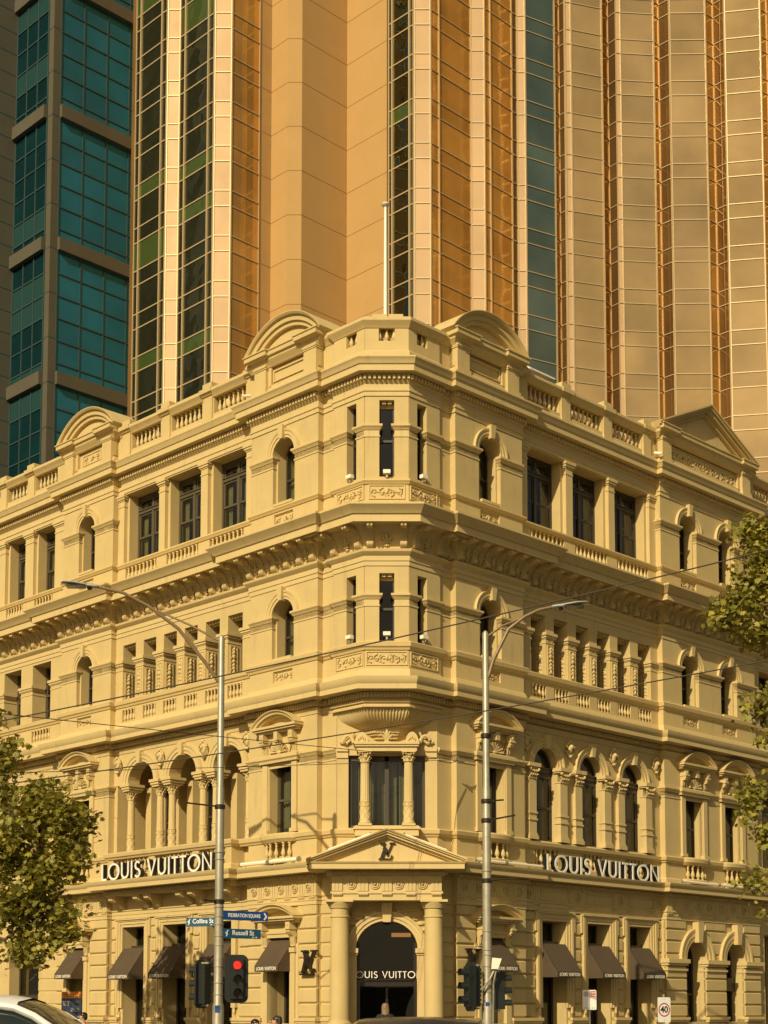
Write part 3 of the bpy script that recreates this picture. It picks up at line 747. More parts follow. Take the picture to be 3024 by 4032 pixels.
fl.box(LF, -.06, .06, .01, .075, -.075, -.045); fl.blob(LF, 0, .05, -.12, .02, .02, .045)
fle = fl.mesh('fleur_ornament', M['trim'], True, 50)
for a, b in zip(po[:-1], po[1:]):
    a, b = Vector(a), Vector(b); d = b-a; ln = d.length
    if ln < .3: continue
    d.normalize(); n = Vector((d.y, -d.x)); k = max(1, round(ln/.57)); s = ln/k
    if ln > 20: pass
    ang = atan2(d.y, d.x)
    dist = lambda p: abs(p.x)
    ins = .09 if ln < 6 else .0
    xs = [ins+(ln-2*ins)*i/k for i in range(k+1)]
    if .9 < ln < 1.3: xs = [.13, ln-.13]
    for i, x in enumerate(xs):
        p = a+d*x+n*.02
        if abs(p.x) > 12.6: continue
        place('bracket', bre, BLD, Matrix.LocRotScale(Vector((p.x, p.y, 13.2)), Matrix.Rotation(ang, 3, 'Z'), None))
        if i < len(xs)-1:
            p = a+d*((x+xs[i+1])/2)+n*.05
            place('fleur_ornament', fle, BLD, Matrix.LocRotScale(Vector((p.x, p.y, 13.15)), Matrix.Rotation(ang, 3, 'Z') @ Matrix.Rotation(radians(18), 3, 'X'), Vector((1.2, 1.15, 1.15))))
# ---- frieze rosettes and triglyph pads above the ground floor
ro = MB()
for r0, r1, z0 in ((.125, .10, .03), (.085, .06, .05)):
    rows = []
    for rr, vv in ((r0, 0), (r0, z0), (r1, z0), (r1, z0-.02)):
        rows.append([LF(rr*cos(2*pi*k/20), vv, rr*sin(2*pi*k/20)) for k in range(20)])
    ro.grid(rows, True)
ro.poly([LF(.1*cos(2*pi*k/20), .012, .1*sin(2*pi*k/20)) for k in range(20)])
ro.blob(LF, 0, .02, 0, .035, .05, .035, 8, 5)
roe = ro.mesh('rosette', M['trim'], True, 40)
tg = MB()
def trig(F, u, v, zz=4.5, w=.26, P_=None):
    tg = MB()
    for q in (-.09, 0, .09): tg.box(F, u+q-.036, u+q+.036, v, v+.035, zz+.0, zz+.36)
    tg.box(F, u-w/2, u+w/2, v-.01, v+.02, zz, zz+.36)
    tg.box(F, u-.12, u+.12, v+.0, v+.06, zz-.085, zz-.055)
    for i in range(6): tg.box(F, u-.11+i*.04, u-.09+i*.04, v, v+.05, zz-.11, zz-.085)
    part('triglyph', tg, 'trim', BLD, False)
for side, F in SIDE.items():
    for u0, u1, n in ((.5, 3.13, 5), (9.45, EL if side < 0 else ER, 5 if side < 0 else 8)):
        for i in range(n):
            s = (u1-u0)/n; u = u0+s*(i+.5)
            place('rosette', roe, BLD, mtx(F, side, u, .20, 4.68)); trig(F, u-s/2+.0 if i else u0+.12, .18)
    if side > 0:
        for c in F1C:
            tg = MB(); tg.box(F, c-.62, c+.62, .0, .035, 4.53, 4.57); tg.box(F, c-.62, c+.62, 0, .035, 4.78, 4.82)
            tg.box(F, c-.62, c-.58, 0, .035, 4.53, 4.82); tg.box(F, c+.58, c+.62, 0, .035, 4.53, 4.82); tg.box(F, c-.5, c+.5, 0, .03, 4.6, 4.75); part('frieze_panel', tg, 'trim', BLD, False)
        for u in (3.45, 5.52, 7.46, 9.25):
            place('rosette', roe, BLD, mtx(F, side, u, .02, 4.68)); trig(F, u-.32, 0); trig(F, u+.32, 0) if u < 9 else None
# ---- consoles under the left balcony
cs = MB()
pr = [(0, 4.46), (.05, 4.47), (.12, 4.52), (.16, 4.58), (.24, 4.63), (.38, 4.66), (.44, 4.70), (.46, 4.78), (.42, 4.88), (0, 4.9)]
cs.prismu(LF, [(a, z-4.7) for a, z in pr], -.15, .15)
cs.prismu(LF, [(a+.03, z-4.7-.015) for a, z in pr[:-2]]+[(.3, .1)], -.10, .10)
for i in range(5): cs.blob(LF, 0, .16+i*.055, -.14+i*.035, .06, .04, .03)
for s in (-1, 1): cs.blob(LF, s*.14, .42, .06, .03, .06, .06)
cse = cs.mesh('console', M['trim'], True, 40)
for u in (3.72, 5.2, 5.72, 7.15, 7.67, 8.85): place('console', cse, BLD, mtx(FL, -1, u, .02, 4.75))
bs = MB(); bs.box(FL, 3.45, 9.1, .0, .5, 4.86, 5.02); part('balcony_slab', bs, 'trim', BLD, False)
# ---- columns
def column_mesh(h, r, order='corinthian'):
    m = MB()
    if order == 'doric':
        m.lathe((0, 0, 0), [(r*1.35, 0), (r*1.35, .12), (r*1.2, .16), (r*1.02, .22), (r, .26), (r*1.0, h*.4), (r*.92, h-.42), (r*1.0, h-.40), (r*1.0, h-.37), (r*.92, h-.36), (r*.93, h-.2), (r*1.08, h-.18), (r*1.08, h-.16), (r*1.22, h-.12), (r*1.24, h-.09), (r*1.30, h-.07), (r*1.34, h-.03), (r*1.34, h)], 28)
        return m
    fl = lambda rr, z, a: rr*(1-.07*(max(0, cos(a*14))**.5 if zfl[0] < z < zfl[1] else 0))
    hb = h*.20
    zfl = (h*.33, h-.26)
    m.box(LF, -r*1.4, r*1.4, -r*1.4, r*1.4, 0, .05)
    prof = [(r*1.3, .05), (r*1.35, .08), (r*1.15, .11), (r*1.05, .13), (r*1.04, h*.26), (r*1.15, h*.265), (r*1.15, h*.275), (r*1.04, h*.28), (r*1.04, h*.315), (r*1.15, h*.32), (r*1.15, h*.33), (r, h*.335), (r, h*.34)]
    prof += [(r*(1-.08*t), h*.34+(h-.28-h*.34)*t) for t in (0.01, .5, .98)]+[(r*.92, h-.27), (r*1.08, h-.26), (r*1.08, h-.24), (r*.85, h-.23), (r*.9, h-.12), (r*1.1, h-.05)]
    m.lathe((0, 0, 0), prof, 56, fl)
    n = 6
    for s in (-1, 1):               # lattice on the drum
        for i in range(n):
            a0 = 2*pi*i/n
            m.tube([(r*1.05*cos(a0+s*t*1.6), r*1.05*sin(a0+s*t*1.6), .14+(h*.26-.14)*t) for t in [j/8 for j in range(9)]], .008, 4)
    for i in range(8):
        a = 2*pi*i/8; m.blob(lambda x, y, z: (x, y, z), r*1.06*cos(a), r*1.06*sin(a), h*.298, .02, .02, .02, 6, 4)
        for zz, rr in ((h-.2, 1.0), (h-.12, 1.12)):
            a2 = a+(.4 if rr > 1.05 else 0); c_, s_ = cos(a2), sin(a2)
            m.tube([(r*.88*c_, r*.88*s_, zz-.03), (r*(rr+.0)*c_, r*rr*s_, zz+.03), (r*(rr+.28)*c_, r*(rr+.28)*s_, zz+.06), (r*(rr+.36)*c_, r*(rr+.36)*s_, zz+.035)], .024, 5, .014)
    for i in range(4):
        a = pi/4+pi/2*i; m.blob(lambda x, y, z: (x, y, z), r*1.5*cos(a), r*1.5*sin(a), h-.05, .035, .035, .03, 6, 4)
    m.box(LF, -r*1.45, r*1.45, -r*1.45, r*1.45, h-.03, h)
    return m
cm = column_mesh(1.84, .118); cme = cm.mesh('column', M['trim'], True, 40)
for s in (-1, 1): place('column', cme, BLD, Matrix.LocRotScale(Vector((s*.535, 37.52, 6.13)), None, None))
cm2 = column_mesh(1.86, .105).mesh('column', M['trim'], True, 40)
for c, ss in ((4.22, (-1, 1)), (6.18, (-1, 1)), (8.13, (-1, 1))):
    for s in ss:
        u = c+s*.70
        place('column', cm2, BLD, mtx(FL, -1, u, -.17, 6.07))
        ab = MB(); ab.box(FL, u-.16, u+.16, -.42, .03, 7.92, 7.98); ab.box(FL, u-.19, u+.19, -.45, .06, 7.98, 8.05); ab.box(FL, u-.22, u+.22, -.48, .09, 8.05, 8.13)
        part('abacus', ab, 'trim', BLD, False)
# leafy capitals of the square pilasters on the right front
lc = MB()
for x in (-.13, -.045, .045, .13):
    for zz, o_ in ((-.08, 0), (.02, .02)): lc.tube([LF(x, 0, zz-.03), LF(x, .03+o_, zz+.03), LF(x, .07+o_, zz+.05), LF(x, .08+o_, zz+.02)], .024, 5, .014)
for s in (-1, 1): lc.blob(LF, s*.17, .07, .09, .045, .05, .04)
lce = lc.mesh('leaf_capital', M['trim'], True, 50)
for c in ARC:
    for s in (-1, 1): place('leaf_capital', lce, BLD, mtx(FRt, 1, c+s*.655, .10, 7.88))
# ---- carved panels
def scroll(mb, F, u0, u1, v, z0, z1, n, amp=None):
    h = z1-z0; r = h*.42; zc = (z0+z1)/2; L_ = u1-u0
    for i in range(n):
        c = u0+L_*(i+.5)/n; s = 1 if i % 2 else -1
        d = 1 if i < n/2 else -1
        pts = [F(c+d*r*(1-t*.13)*cos(s*(t*.9)+pi/2*s)*.9, v+.015, zc+r*(1-t*.13)*sin(s*(t*.9)+pi/2*s)) for t in range(7)]
        mb.tube(pts, .018*h/.25+.004, 5, .01)
        mb.blob(F, c, v+.01, zc, r*.3, .025, r*.3, 6, 4)
        for q in range(3):
            a = q*2.1+i; mb.blob(F, c+r*1.0*cos(a), v+.01, zc+r*.75*sin(a), r*.34, .02, r*.16, 6, 3, a)
    mb.blob(F, (u0+u1)/2, v+.015, zc+h*.08, h*.16, .03, h*.28, 7, 4)
def framed(mb, F, u0, u1, v, z0, z1, w=.03, d=.03):
    mb.box(F, u0, u1, v-.01, v+d, z0, z0+w); mb.box(F, u0, u1, v-.01, v+d, z1-w, z1); mb.box(F, u0, u0+w, v-.01, v+d, z0+w, z1-w); mb.box(F, u1-w, u1, v-.01, v+d, z0+w, z1-w)
cp = []
for side, F in SIDE.items():
    for bi, (u0, u1, arcs) in enumerate(bays(side)):
        for a, b in arcs:
            cp.append((F, a+.08, b-.08, .12, 14.18, 14.46, 3)); cp.append((F, a+.08, b-.08, .12, 10.09, 10.30, 4))
    cp.append((F, -.98, -.12, .06, 14.22, 14.50, 4)); cp.append((F, -.98, -.10, .06, 10.06, 10.33, 4))
cp.append((FO, -.40, .40, .0, 14.22, 14.50, 4)); cp.append((FO, -.46, .46, 0, 10.06, 10.33, 6))
cp.append((FL, 10.3, 11.15, .09, 18.16, 18.40, 3)); cp.append((FRt, 10.15, 13.6, .09, 18.12, 18.46, 12))
for F, a, b, v, z0, z1, n in cp:
    m = MB(); framed(m, F, a-.05, b+.05, v, z0-.04, z1+.04, .025, .025); scroll(m, F, a, b, v, z0, z1, n); part('carved_panel', m, 'trim', BLD, True, 50)
m = MB(); framed(m, FL, .5+.6, 2.93-.6, .09, 18.14, 18.46, .04, .04); part('sunk_panel', m, 'trim', BLD); m = MB(); framed(m, FRt, 1.1, 2.33, .09, 18.14, 18.46, .04, .04); part('sunk_panel', m, 'trim', BLD)
# carved pilasters between the narrow windows
cv = MB()
cv.box(LF, -.15, .15, 0, .012, -.42, .42)
framed(cv, LF, -.125, .125, 0, -.42, .42, .028, .03)
for i, (zz, a, c_) in enumerate(((.34, .02, .05), (.24, .04, .06), (.12, .065, .07), (0.0, .05, .05), (-.1, .04, .05), (-.2, .055, .06), (-.3, .03, .07))):
    cv.blob(LF, 0, .025, zz, a, .035, c_, 8, 5)
    for s in (-1, 1): cv.blob(LF, s*a*1.1, .02, zz-.03, .018, .02, .045, 6, 3, s*.6)
cve = cv.mesh('carved_pilaster', M['trim'], True, 50)
ends = [(4.28, 4.63), (5.24, 5.60), (6.18, 6.54), (7.14, 7.50), (8.10, 8.48)]
for side, F in SIDE.items():
    for a, b in ends: place('carved_pilaster', cve, BLD, mtx(F, side, (a+b)/2, .0, 11.03))
    # reveals face along the street: turn the panel ninety degrees
    for a in ([x[0] for x in SEC3][1:]+[9.10] if True else []):
        u = a if a != 9.10 else 9.10
        rot = {-1: -pi/4, 1: pi/4}[side]+(pi/2 if side < 0 else -pi/2)
        # panel on the reveal nearest the corner side of each pier (faces the corner)
    for (a, b) in SEC3:
        place('carved_reveal', cve, BLD, Matrix.LocRotScale(Vector(F(b, -.2, 11.03)), Matrix.Rotation({-1: -pi/4, 1: pi/4}[side]+(pi/2 if side < 0 else -pi/2), 3, 'Z'), Vector((1.05, 1, 1))))
# ---- spandrel cartouches between the first floor arches
ct = MB()
ct.blob(LF, 0, .06, 0, .10, .08, .17, 9, 6)
for s in (-1, 1):
    ct.tube([LF(s*.05, .08, .17), LF(s*.12, .10, .14), LF(s*.17, .09, .04), LF(s*.14, .08, -.02)], .03, 6, .02)
    ct.tube([LF(s*.14, .06, .03), LF(s*.18, .06, -.06), LF(s*.12, .07, -.13), LF(s*.04, .08, -.2)], .035, 6, .02)
ct.blob(LF, 0, .12, .04, .055, .07, .07, 8, 5); ct.blob(LF, 0, .09, .2, .05, .06, .05); ct.blob(LF, 0, .08, -.22, .07, .06, .05)
cte = ct.mesh('cartouche', M['trim'], True, 50)
for side, F in SIDE.items():
    for u in (3.36, 5.2, 7.16, 9.2): place('cartouche', cte, BLD, mtx(F, side, u, .0, 8.72))
# ---- aedicules: pilaster strips, scroll corbels, segmental hood, shell
def segment_hood(mb, F, c, hw, z0, v, rise, proj, thick=.13):
    R_ = (hw*hw+rise*rise)/(2*rise); zc = z0+rise-R_; th = math.asin(hw/R_); k = 18
    prof = [(-thick, v-.05), (-thick, v+proj*.55), (-thick*.7, v+proj*.62), (-thick*.65, v+proj*.8), (-thick*.25, v+proj*.84), (-.02, v+proj*.95), (0, v+proj), (.015, v+proj), (.02, v-.05)]
    rows = [[F(c+(R_+dr)*sin(-th+2*th*i/k), vv, zc+(R_+dr)*cos(-th+2*th*i/k)) for dr, vv in prof] for i in range(k+1)]
    mb.grid(rows); mb.poly(rows[0]); mb.poly(rows[-1])
    mb.box(F, c-hw, c+hw, v-.05, v+proj*.95, z0-.06, z0+.0); mb.box(F, c-hw+.04, c+hw-.04, v-.05, v+proj*.8, z0-.11, z0-.06); mb.box(F, c-hw+.08, c+hw-.08, v-.05, v+proj*.55, z0-.16, z0-.11)
def corbel(mb, F, u, v, zt, h, w=.075, proj=.2):
    mb.box(F, u-w, u+w, v-.02, v+proj, zt-.16, zt); mb.box(F, u-w-.02, u+w+.02, v-.02, v+proj+.02, zt-.20, zt-.16)
    mb.blob(F, u, v+proj, zt-.08, .03, .03, .04)
    mb.prismu(F, [(v-.02, zt-h), (v+.04, zt-h), (v+.05, zt-h+.08), (v+.07, zt-h*.6), (v+proj*.7, zt-.32), (v+proj*.95, zt-.26), (v+proj*.95, zt-.2), (v-.02, zt-.2)], u-w, u+w)
    for q in (-.035, .035): mb.prismu(F, [(v+.03, zt-h+.02), (v+.07, zt-h+.08), (v+.09, zt-h*.6), (v+proj*.8, zt-.32), (v+proj, zt-.24), (v+.0, zt-.24)], u+q-.015, u+q+.015)
def aedicule2(F, c):
    m = MB(); v = .18
    for s in (-1, 1):
        a, b = sorted((c+s*.47, c+s*.66)); m.box(F, a, b, v-.05, v+.06, 6.22, 7.92); a, b = sorted((c+s*.44, c+s*.50)); m.box(F, a, b, v-.1, v+.03, 6.12, 7.92)
        m.box(F, c+s*.56-.13, c+s*.56+.13, v-.05, v+.09, 6.12, 6.22)
        corbel(m, F, c+s*.56, v, 8.70, .55)
    sweep(m, [(F(c-s_*.70, .10, 0)[0], F(c-s_*.70, .10, 0)[1]) for s_ in (1,)] and ([(F(u, vv, 0)[0], F(u, vv, 0)[1]) for u, vv in (((c+.7, .18), (c+.7, .26), (c-.7, .26), (c-.7, .18)) if F is FL else ((c-.7, .18), (c-.7, .26), (c+.7, .26), (c+.7, .18)))]), [(0, 7.93), (.03, 7.94), (.04, 8.0), (.08, 8.04), (.08, 8.12), (0, 8.16)])
    for i in range(7): m.blob(F, c-.36+i*.12, v+.03, 7.99, .03, .03, .035, 6, 3)
    m.box(F, c-.5, c+.5, v-.02, v+.03, 7.9, 7.95)
    segment_hood(m, F, c, .86, 8.87, v, .37, .32)
    m.box(F, c-.07, c+.07, v, v+.2, 8.5, 8.72)
    # shell
    n = 9
    for i in range(n):
        t0, t1 = pi*i/n, pi*(i+1)/n; tm = (t0+t1)/2; r = .30
        m.hexa([F(c, v, 8.17), F(c, v, 8.17), F(c, v+.06, 8.2), F(c, v+.06, 8.2), F(c-r*cos(t0), v, 8.17+r*sin(t0)), F(c-r*cos(t1), v, 8.17+r*sin(t1)), F(c-r*1.02*cos(tm+.08), v+.12, 8.17+r*1.02*sin(tm+.08)), F(c-r*1.02*cos(tm-.08), v+.12, 8.17+r*1.02*sin(tm-.08))])
    m.blob(F, c, v+.07, 8.2, .1, .05, .05)
    for s in (-1, 1): m.tube([F(c+s*.36, v+.03, 8.2), F(c+s*.42, v+.04, 8.35), F(c+s*.40, v+.05, 8.5), F(c+s*.33, v+.04, 8.5)], .025, 5)
    # bowed balconette
    n = 10; pr = [(0, 5.34), (.04, 5.36), (.04, 5.44), (0, 5.47), (-.12, 5.47)]; pt = [(-.12, 5.88), (0, 5.88), (.03, 5.92), (.07, 5.96), (.08, 6.06), (.04, 6.10), (-.3, 6.11)]
    pl = [(F(c+.62*cos(pi*i/n), v+.02+.17*sin(pi*i/n), 0)[0], F(c+.62*cos(pi*i/n), v+.02+.17*sin(pi*i/n), 0)[1]) for i in range(n+1)]
    if F is FRt: pl = pl[::-1]
    sweep(m, pl, pr); sweep(m, pl, pt)
    m.box(F, c-.58, c+.58, v, v+.14, 5.3, 5.46)
    for i in range(5):
        t = pi*(i+1)/6; m.join(b8, mtx(F, -1 if F is FL else 1, c+.5*cos(t), v+.01+.12*sin(t), 5.46))
    part('window_surround', m, 'trim', BLD, True, 35)
aedicule2(FL, 1.87); aedicule2(FRt, 1.87); aedicule2(FL, 10.83); aedicule2(FRt, 10.90); aedicule2(FRt, 13.0)
def aedicule1(F, c):
    m = MB(); v = .18
    for s in (-1, 1):
        a, b = sorted((c+s*.43, c+s*.62)); m.box(F, a, b, v-.3, v+.05, .5, 3.10)
        m.box(F, c+s*.53-.12, c+s*.53+.12, v-.1, v+.09, 3.08, 3.2)
        corbel(m, F, c+s*.53, v, 3.85, .62, .08, .22)
        a, b = sorted((c+s*.62, c+s*.72)); m.box(F, a, b, v-.1, v+.01, .5, 3.3)
    m.box(F, c-.62, c+.62, v-.1, v+.03, 3.46, 3.56); m.box(F, c-.55, c+.55, v-.1, v+.06, 3.56, 3.62); m.box(F, c-.5, c+.5, v-.1, v+.0, 3.6, 3.9)
    segment_hood(m, F, c, .86, 3.98, v, .30, .34)
    part('window_surround', m, 'trim', BLD, True, 35)
aedicule1(FL, 1.87); aedicule1(FRt, 1.87); aedicule1(FL, 10.98)
# ---- entrance: engaged columns, entablature, pediment
en = MB()
dcol = column_mesh(3.12, .24, 'doric').mesh('entrance_column', M['stucco'], True, 40)
for s in (-1, 1):
    place('entrance_column', dcol, BLD, Matrix.Translation((s*1.14, 37.38, 1.16)) @ Matrix.Scale(1, 4))
    en.box(FC, s*1.14-.34, s*1.14+.34, 0, .76, 0, 1.16)
    en.box(FC, s*1.14-.33, s*1.14+.33, 0, .74, 4.24, 4.30)
FE = FX(37.12)
en.box(FE, -1.33, 1.33, -.7, 0, 4.28, 4.86); en.box(FE, -1.36, 1.36, -.7, .03, 4.44, 4.49)
rp_ = [(-1.36, 37.8), (-1.36, 37.12), (1.36, 37.12), (1.36, 37.8)]
sweep(en, rp_, [(-.03, 4.84), (.03, 4.88), (.05, 4.9), (.05, 4.98), (.12, 5.0), (.44, 5.01), (.45, 5.0), (.5, 5.0), (.5, 5.11), (.53, 5.13), (.55, 5.17), (-.05, 5.19)])
dentils(en, rp_, .05, .11, 4.9, 4.97, .085, .05)
en.prism(FE, [(-1.75, 5.17), (1.75, 5.17), (0, 5.83)], -.7, .25)
for s in (-1, 1):
    for o0, o1, vv in ((-.16, -.1, .34), (-.10, -.04, .44), (-.04, .0, .5), (0, .04, .54)):
        en.prism(FE, [(s*1.93, 5.17+o0+.04), (0, 5.93+o0), (0, 5.93+o1), (s*1.93, 5.17+o1+.04)] if s < 0 else [(0, 5.93+o0), (s*1.93, 5.17+o0+.04), (s*1.93, 5.17+o1+.04), (0, 5.93+o1)], -.7, vv)
# arch of the door
archivolt(en, FC, -.76, .76, 3.12, .70, .04, .24, .10, 24); keystone(en, FC, 0, 3.78, 4.26, .04, .24, .16)
for s in (-1, 1):
    a, b = sorted((s*.74, s*1.0)); en.box(FC, a, b, -.3, .08, 0, 2.98); en.box(FC, a-.02, b+.02, -.3, .11, 2.98, 3.03); en.box(FC, a-.04, b+.04, -.3, .15, 3.03, 3.14)
    for i in range(5):
        t = .5+i*.2; en.blob(FC, s*(1.02*cos(t)+.05), .03, 3.2+1.0*sin(t)*.86, .12, .04, .05, 7, 4, s*(-t+.8))
    en.tube([FC(s*.8, .05, 3.9), FC(s*.9, .07, 4.02), FC(s*.75, .06, 4.1), FC(s*.55, .05, 4.06), FC(s*.4, .05, 4.14), FC(s*.28, .05, 4.12)], .03, 6, .015)
for i in range(4):
    u = -.86+i*.573; place('rosette', roe, BLD, mtx(FE, 0, u, .0, 4.67))
for u in (-1.2, -.575, 0, .575, 1.2): trig(FE, u, 0)
part('entrance_portico', en, 'trim', BLD, True, 35)
dr = MB()
for s in (-1, 1): a, b = sorted((s*.76, s*.66)); dr.box(FC, a, b, -.3, -.02, 0, 2.35); dr.box(FC, a, b, -.35, -.27, 0, 3.3)
dr.box(FC, -.66, .66, -.36, -.3, 2.22, 2.32); dr.box(FC, -.03, .03, -.8, -.76, 0, 2.3); dr.box(FC, -.66, .66, -.82, -.76, 2.2, 2.3)
d = part('entrance_door', dr, 'door', BLD, False)
part('pane', glz(FC, -.7, .7, 2.3, 3.82, -.33), 'glass', d, False, outward=(0, -1, 0))
lp = MB(); lp.box(FC, .12, .62, -2.0, -1.9, 3.52, 3.62); part('ceiling_lamp', lp, mat('lit_lamp', (.6, .3, .1), .5, emit=((1, .45, .12), .5)), BLD, False)
# ---- F2 corner: sill block, entablature over columns, ornaments, bowl of the oriel
oc = MB()
oc.box(FC, -.78, .78, 0, .42, 5.88, 6.13); oc.box(FC, -.82, .82, 0, .46, 6.04, 6.10)
oc.box(FC, -.74, .74, 0, .42, 7.97, 8.08); oc.box(FC, -.78, .78, 0, .47, 8.08, 8.13); oc.box(FC, -.80, .80, 0, .50, 8.13, 8.19)
for s in (-1, 1):
    pts = arcpts(s*.62-.16, s*.62+.16, 8.19, .26, 10); oc.prism(FC, pts, .0, .42)
    for i in range(5): oc.blob(FC, s*.62-.08+.04*i, .43, 8.26+.03*(2-abs(i-2)), .018, .02, .05)
    oc.tube([FC(s*(.82+.12*(1-cos(t))*.6+t*.03), .12, 8.22+.11*sin(t)*1.2+.03*t) for t in [q*.5 for q in range(10)]], .05, 7, .03)
    oc.tube([FC(s*1.15, .04, 8.26), FC(s*1.0, .06, 8.22), FC(s*.9, .08, 8.3), FC(s*.8, .12, 8.5)], .05, 6, .03)
fl3 = MB()
for s in (-1, 1):
    fl3.tube([LF(s*.01, .05, -.1), LF(s*.06, .08, .0), LF(s*.14, .1, .06), LF(s*.2, .1, .03)], .035, 6, .02)
    fl3.tube([LF(s*.01, .05, -.05), LF(s*.04, .09, .06), LF(s*.09, .12, .14)], .035, 6, .02)
fl3.blob(LF, 0, .08, .08, .04, .04, .13); fl3.box(LF, -.07, .07, .02, .12, -.14, -.1)
oc.join(fl3, mtx(FC, 0, 0, .30, 8.32))
orp = [wpt(-1, .05, .0), wpt(-1, .05, .06), wpt(-1, -1.073, .06), wpt(1, -1.073, .06), wpt(1, .05, .06), wpt(1, .05, 0)]
def loft(mb, levels, flute=0, dens=.045):
    base = [Vector(p) for p in orp[1:5]]
    rows = []
    cen = Vector((0, 38.3))
    for z, s_, fl_ in levels:
        row = []
        for a, b in zip(base[:-1], base[1:]):
            n = int((b-a).length/dens)
            for i in range(n+(1 if b is base[-1] else 0)):
                p = a+(b-a)*i/n; q = cen+(p-cen)*s_
                k = (b-a).length/.085; ph = i/n*k*2*pi
                nn = (p-cen).normalized(); q = q-nn*fl_*(.5+.5*cos(ph))
                row.append((q.x, q.y, z))
        rows.append(row)
    mb.grid(rows)
loft(oc, [(9.22, .985, 0), (9.18, .99, 0), (9.12, 1.0, 0), (9.04, 1.0, 0), (9.02, .97, 0), (9.0, .97, 0)])
sweep(oc, orp, [(0, 9.1), (.05, 9.1), (.06, 9.14), (.02, 9.17), (0, 9.2)]); sweep(oc, orp, [(-.02, 8.98), (.04, 8.99), (.04, 9.03), (0, 9.05)])
loft(oc, [(9.0, .97, 0), (8.97, .965, .0), (8.955, .965, .05), (8.88, .95, .055), (8.8, .91, .05), (8.73, .85, .045), (8.67, .78, .035), (8.61, .68, .02), (8.58, .62, 0), (8.57, .55, 0)], 1, .0106)
for z0, z1, s_ in ((8.46, 8.58, .58), (8.40, 8.46, .53), (8.32, 8.40, .47)):
    loft(oc, [(z1, s_*.2, 0), (z1, s_, 0), (z0, s_*.97, 0), (z0, s_*.2, 0)])
part('oriel_base', oc, 'trim', BLD, True, 40)
# vents in the entablature
for F, u, v in [(FO, 0, 0), (FL, 1.9, .18), (FL, 4.4, 0), (FL, 6.3, 0), (FL, 10.8, .18), (FL, 13.5, 0), (FRt, 1.9, .18), (FRt, 5.4, 0), (FRt, 7.3, 0), (FRt, 10.9, .18), (FRt, 13, .18)]:
    vt = MB(); vt.box(F, u-.085, u+.085, v-.02, v+.003, 17.01, 17.13); o = part('air_brick', vt, 'frame2', BLD, False); vt = MB()
    for i in range(5): vt.box(F, u-.085+.0375*i, u-.07+.0375*i, v, v+.012, 17.01, 17.13)
    for i in range(4): vt.box(F, u-.085, u+.085, v, v+.010, 17.01+.036*i, 17.022+.036*i)
    part('grille', vt, 'trim', o, False)
# ---- awnings
def ribbon(mb, pts, w, T, d=.05, closed=False):
    """stroke of width w through pts (x,z), extruded by d; T maps (x, depth, z) to the world"""
    n = len(pts)
    Ls, Rs = [], []
    for i in range(n):
        p = Vector(pts[i]); a = Vector(pts[(i-1) % n]) if (closed or i > 0) else None; b = Vector(pts[(i+1) % n]) if (closed or i < n-1) else None
        def nn(q, r): e = (r-q).normalized(); return Vector((-e.y, e.x))
        if a is None: m = nn(p, b)
        elif b is None: m = nn(a, p)
        else:
            n1, n2 = nn(a, p), nn(p, b); m = (n1+n2)/max(.35, 1+n1.dot(n2))
        Ls.append(p+m*w/2); Rs.append(p-m*w/2)
    rows = [[T(q.x, 0, q.y) for q in Ls], [T(q.x, d, q.y) for q in Ls], [T(q.x, d, q.y) for q in Rs], [T(q.x, 0, q.y) for q in Rs], [T(q.x, 0, q.y) for q in Ls]]
    if closed: rows = [r+[r[0]] for r in rows]
    mb.grid(rows)
    if not closed:
        for k in (0, -1): mb.poly([rows[j][k] for j in range(4)])
def arcp(cx, cz, rx, rz, a0, a1, n): return [(cx+rx*cos(radians(a0+(a1-a0)*i/n)), cz+rz*sin(radians(a0+(a1-a0)*i/n))) for i in range(n+1)]
GLY = {
 'L': (.48, [[(.07, 1), (.07, .065), (.46, .065)]]), 'O': (1.02, 'O'), 'U': (.72, [[(.08, 1), (.08, .36)]+arcp(.36, .36, .28, .29, 180, 360, 10)[1:]+[(.64, 1)]]),
 'I': (.2, [[(.1, 1), (.1, 0)]]), 'V': (.76, [[(.05, 1), (.38, .06), (.71, 1)]]), 'T': (.52, [[(0, .935), (.52, .935)], [(.26, .9), (.26, 0)]]),
 'N': (.80, [[(.08, 0), (.08, .96), (.72, .04), (.72, 1)]]),
 'S': (.56, [arcp(.29, .72, .19, .215, 35, 270, 9)+arcp(.27, .275, .215, .215, 90, -145, 9)[1:]]), ' ': (.30, [])}
def lettering(mb, text, h, T, stroke=.125, d=.05, gap=.11, width=None):
    tot = sum(GLY[c][0] for c in text)+gap*(len(text)-1); sc = (width/(tot*h)) if width else 1; x = -tot/2
    for c in text:
        w, st = GLY[c]
        Tc = lambda a, b, z, x=x: T((x+a)*h*sc, b, z*h)
        if st == 'O': ribbon(mb, arcp(.51, .5, .45, .45, 0, 352, 27), stroke, Tc, d, True)
        else:
            for s in st: ribbon(mb, s, stroke, Tc, d)
        x += w+gap
def T_on(F, side, u, v, z):
    """text plane on a facade: x runs to the viewer's right"""
    s = -1 if side < 0 else 1
    return lambda x, d, zz: F(u+s*x, v+d, z+zz)
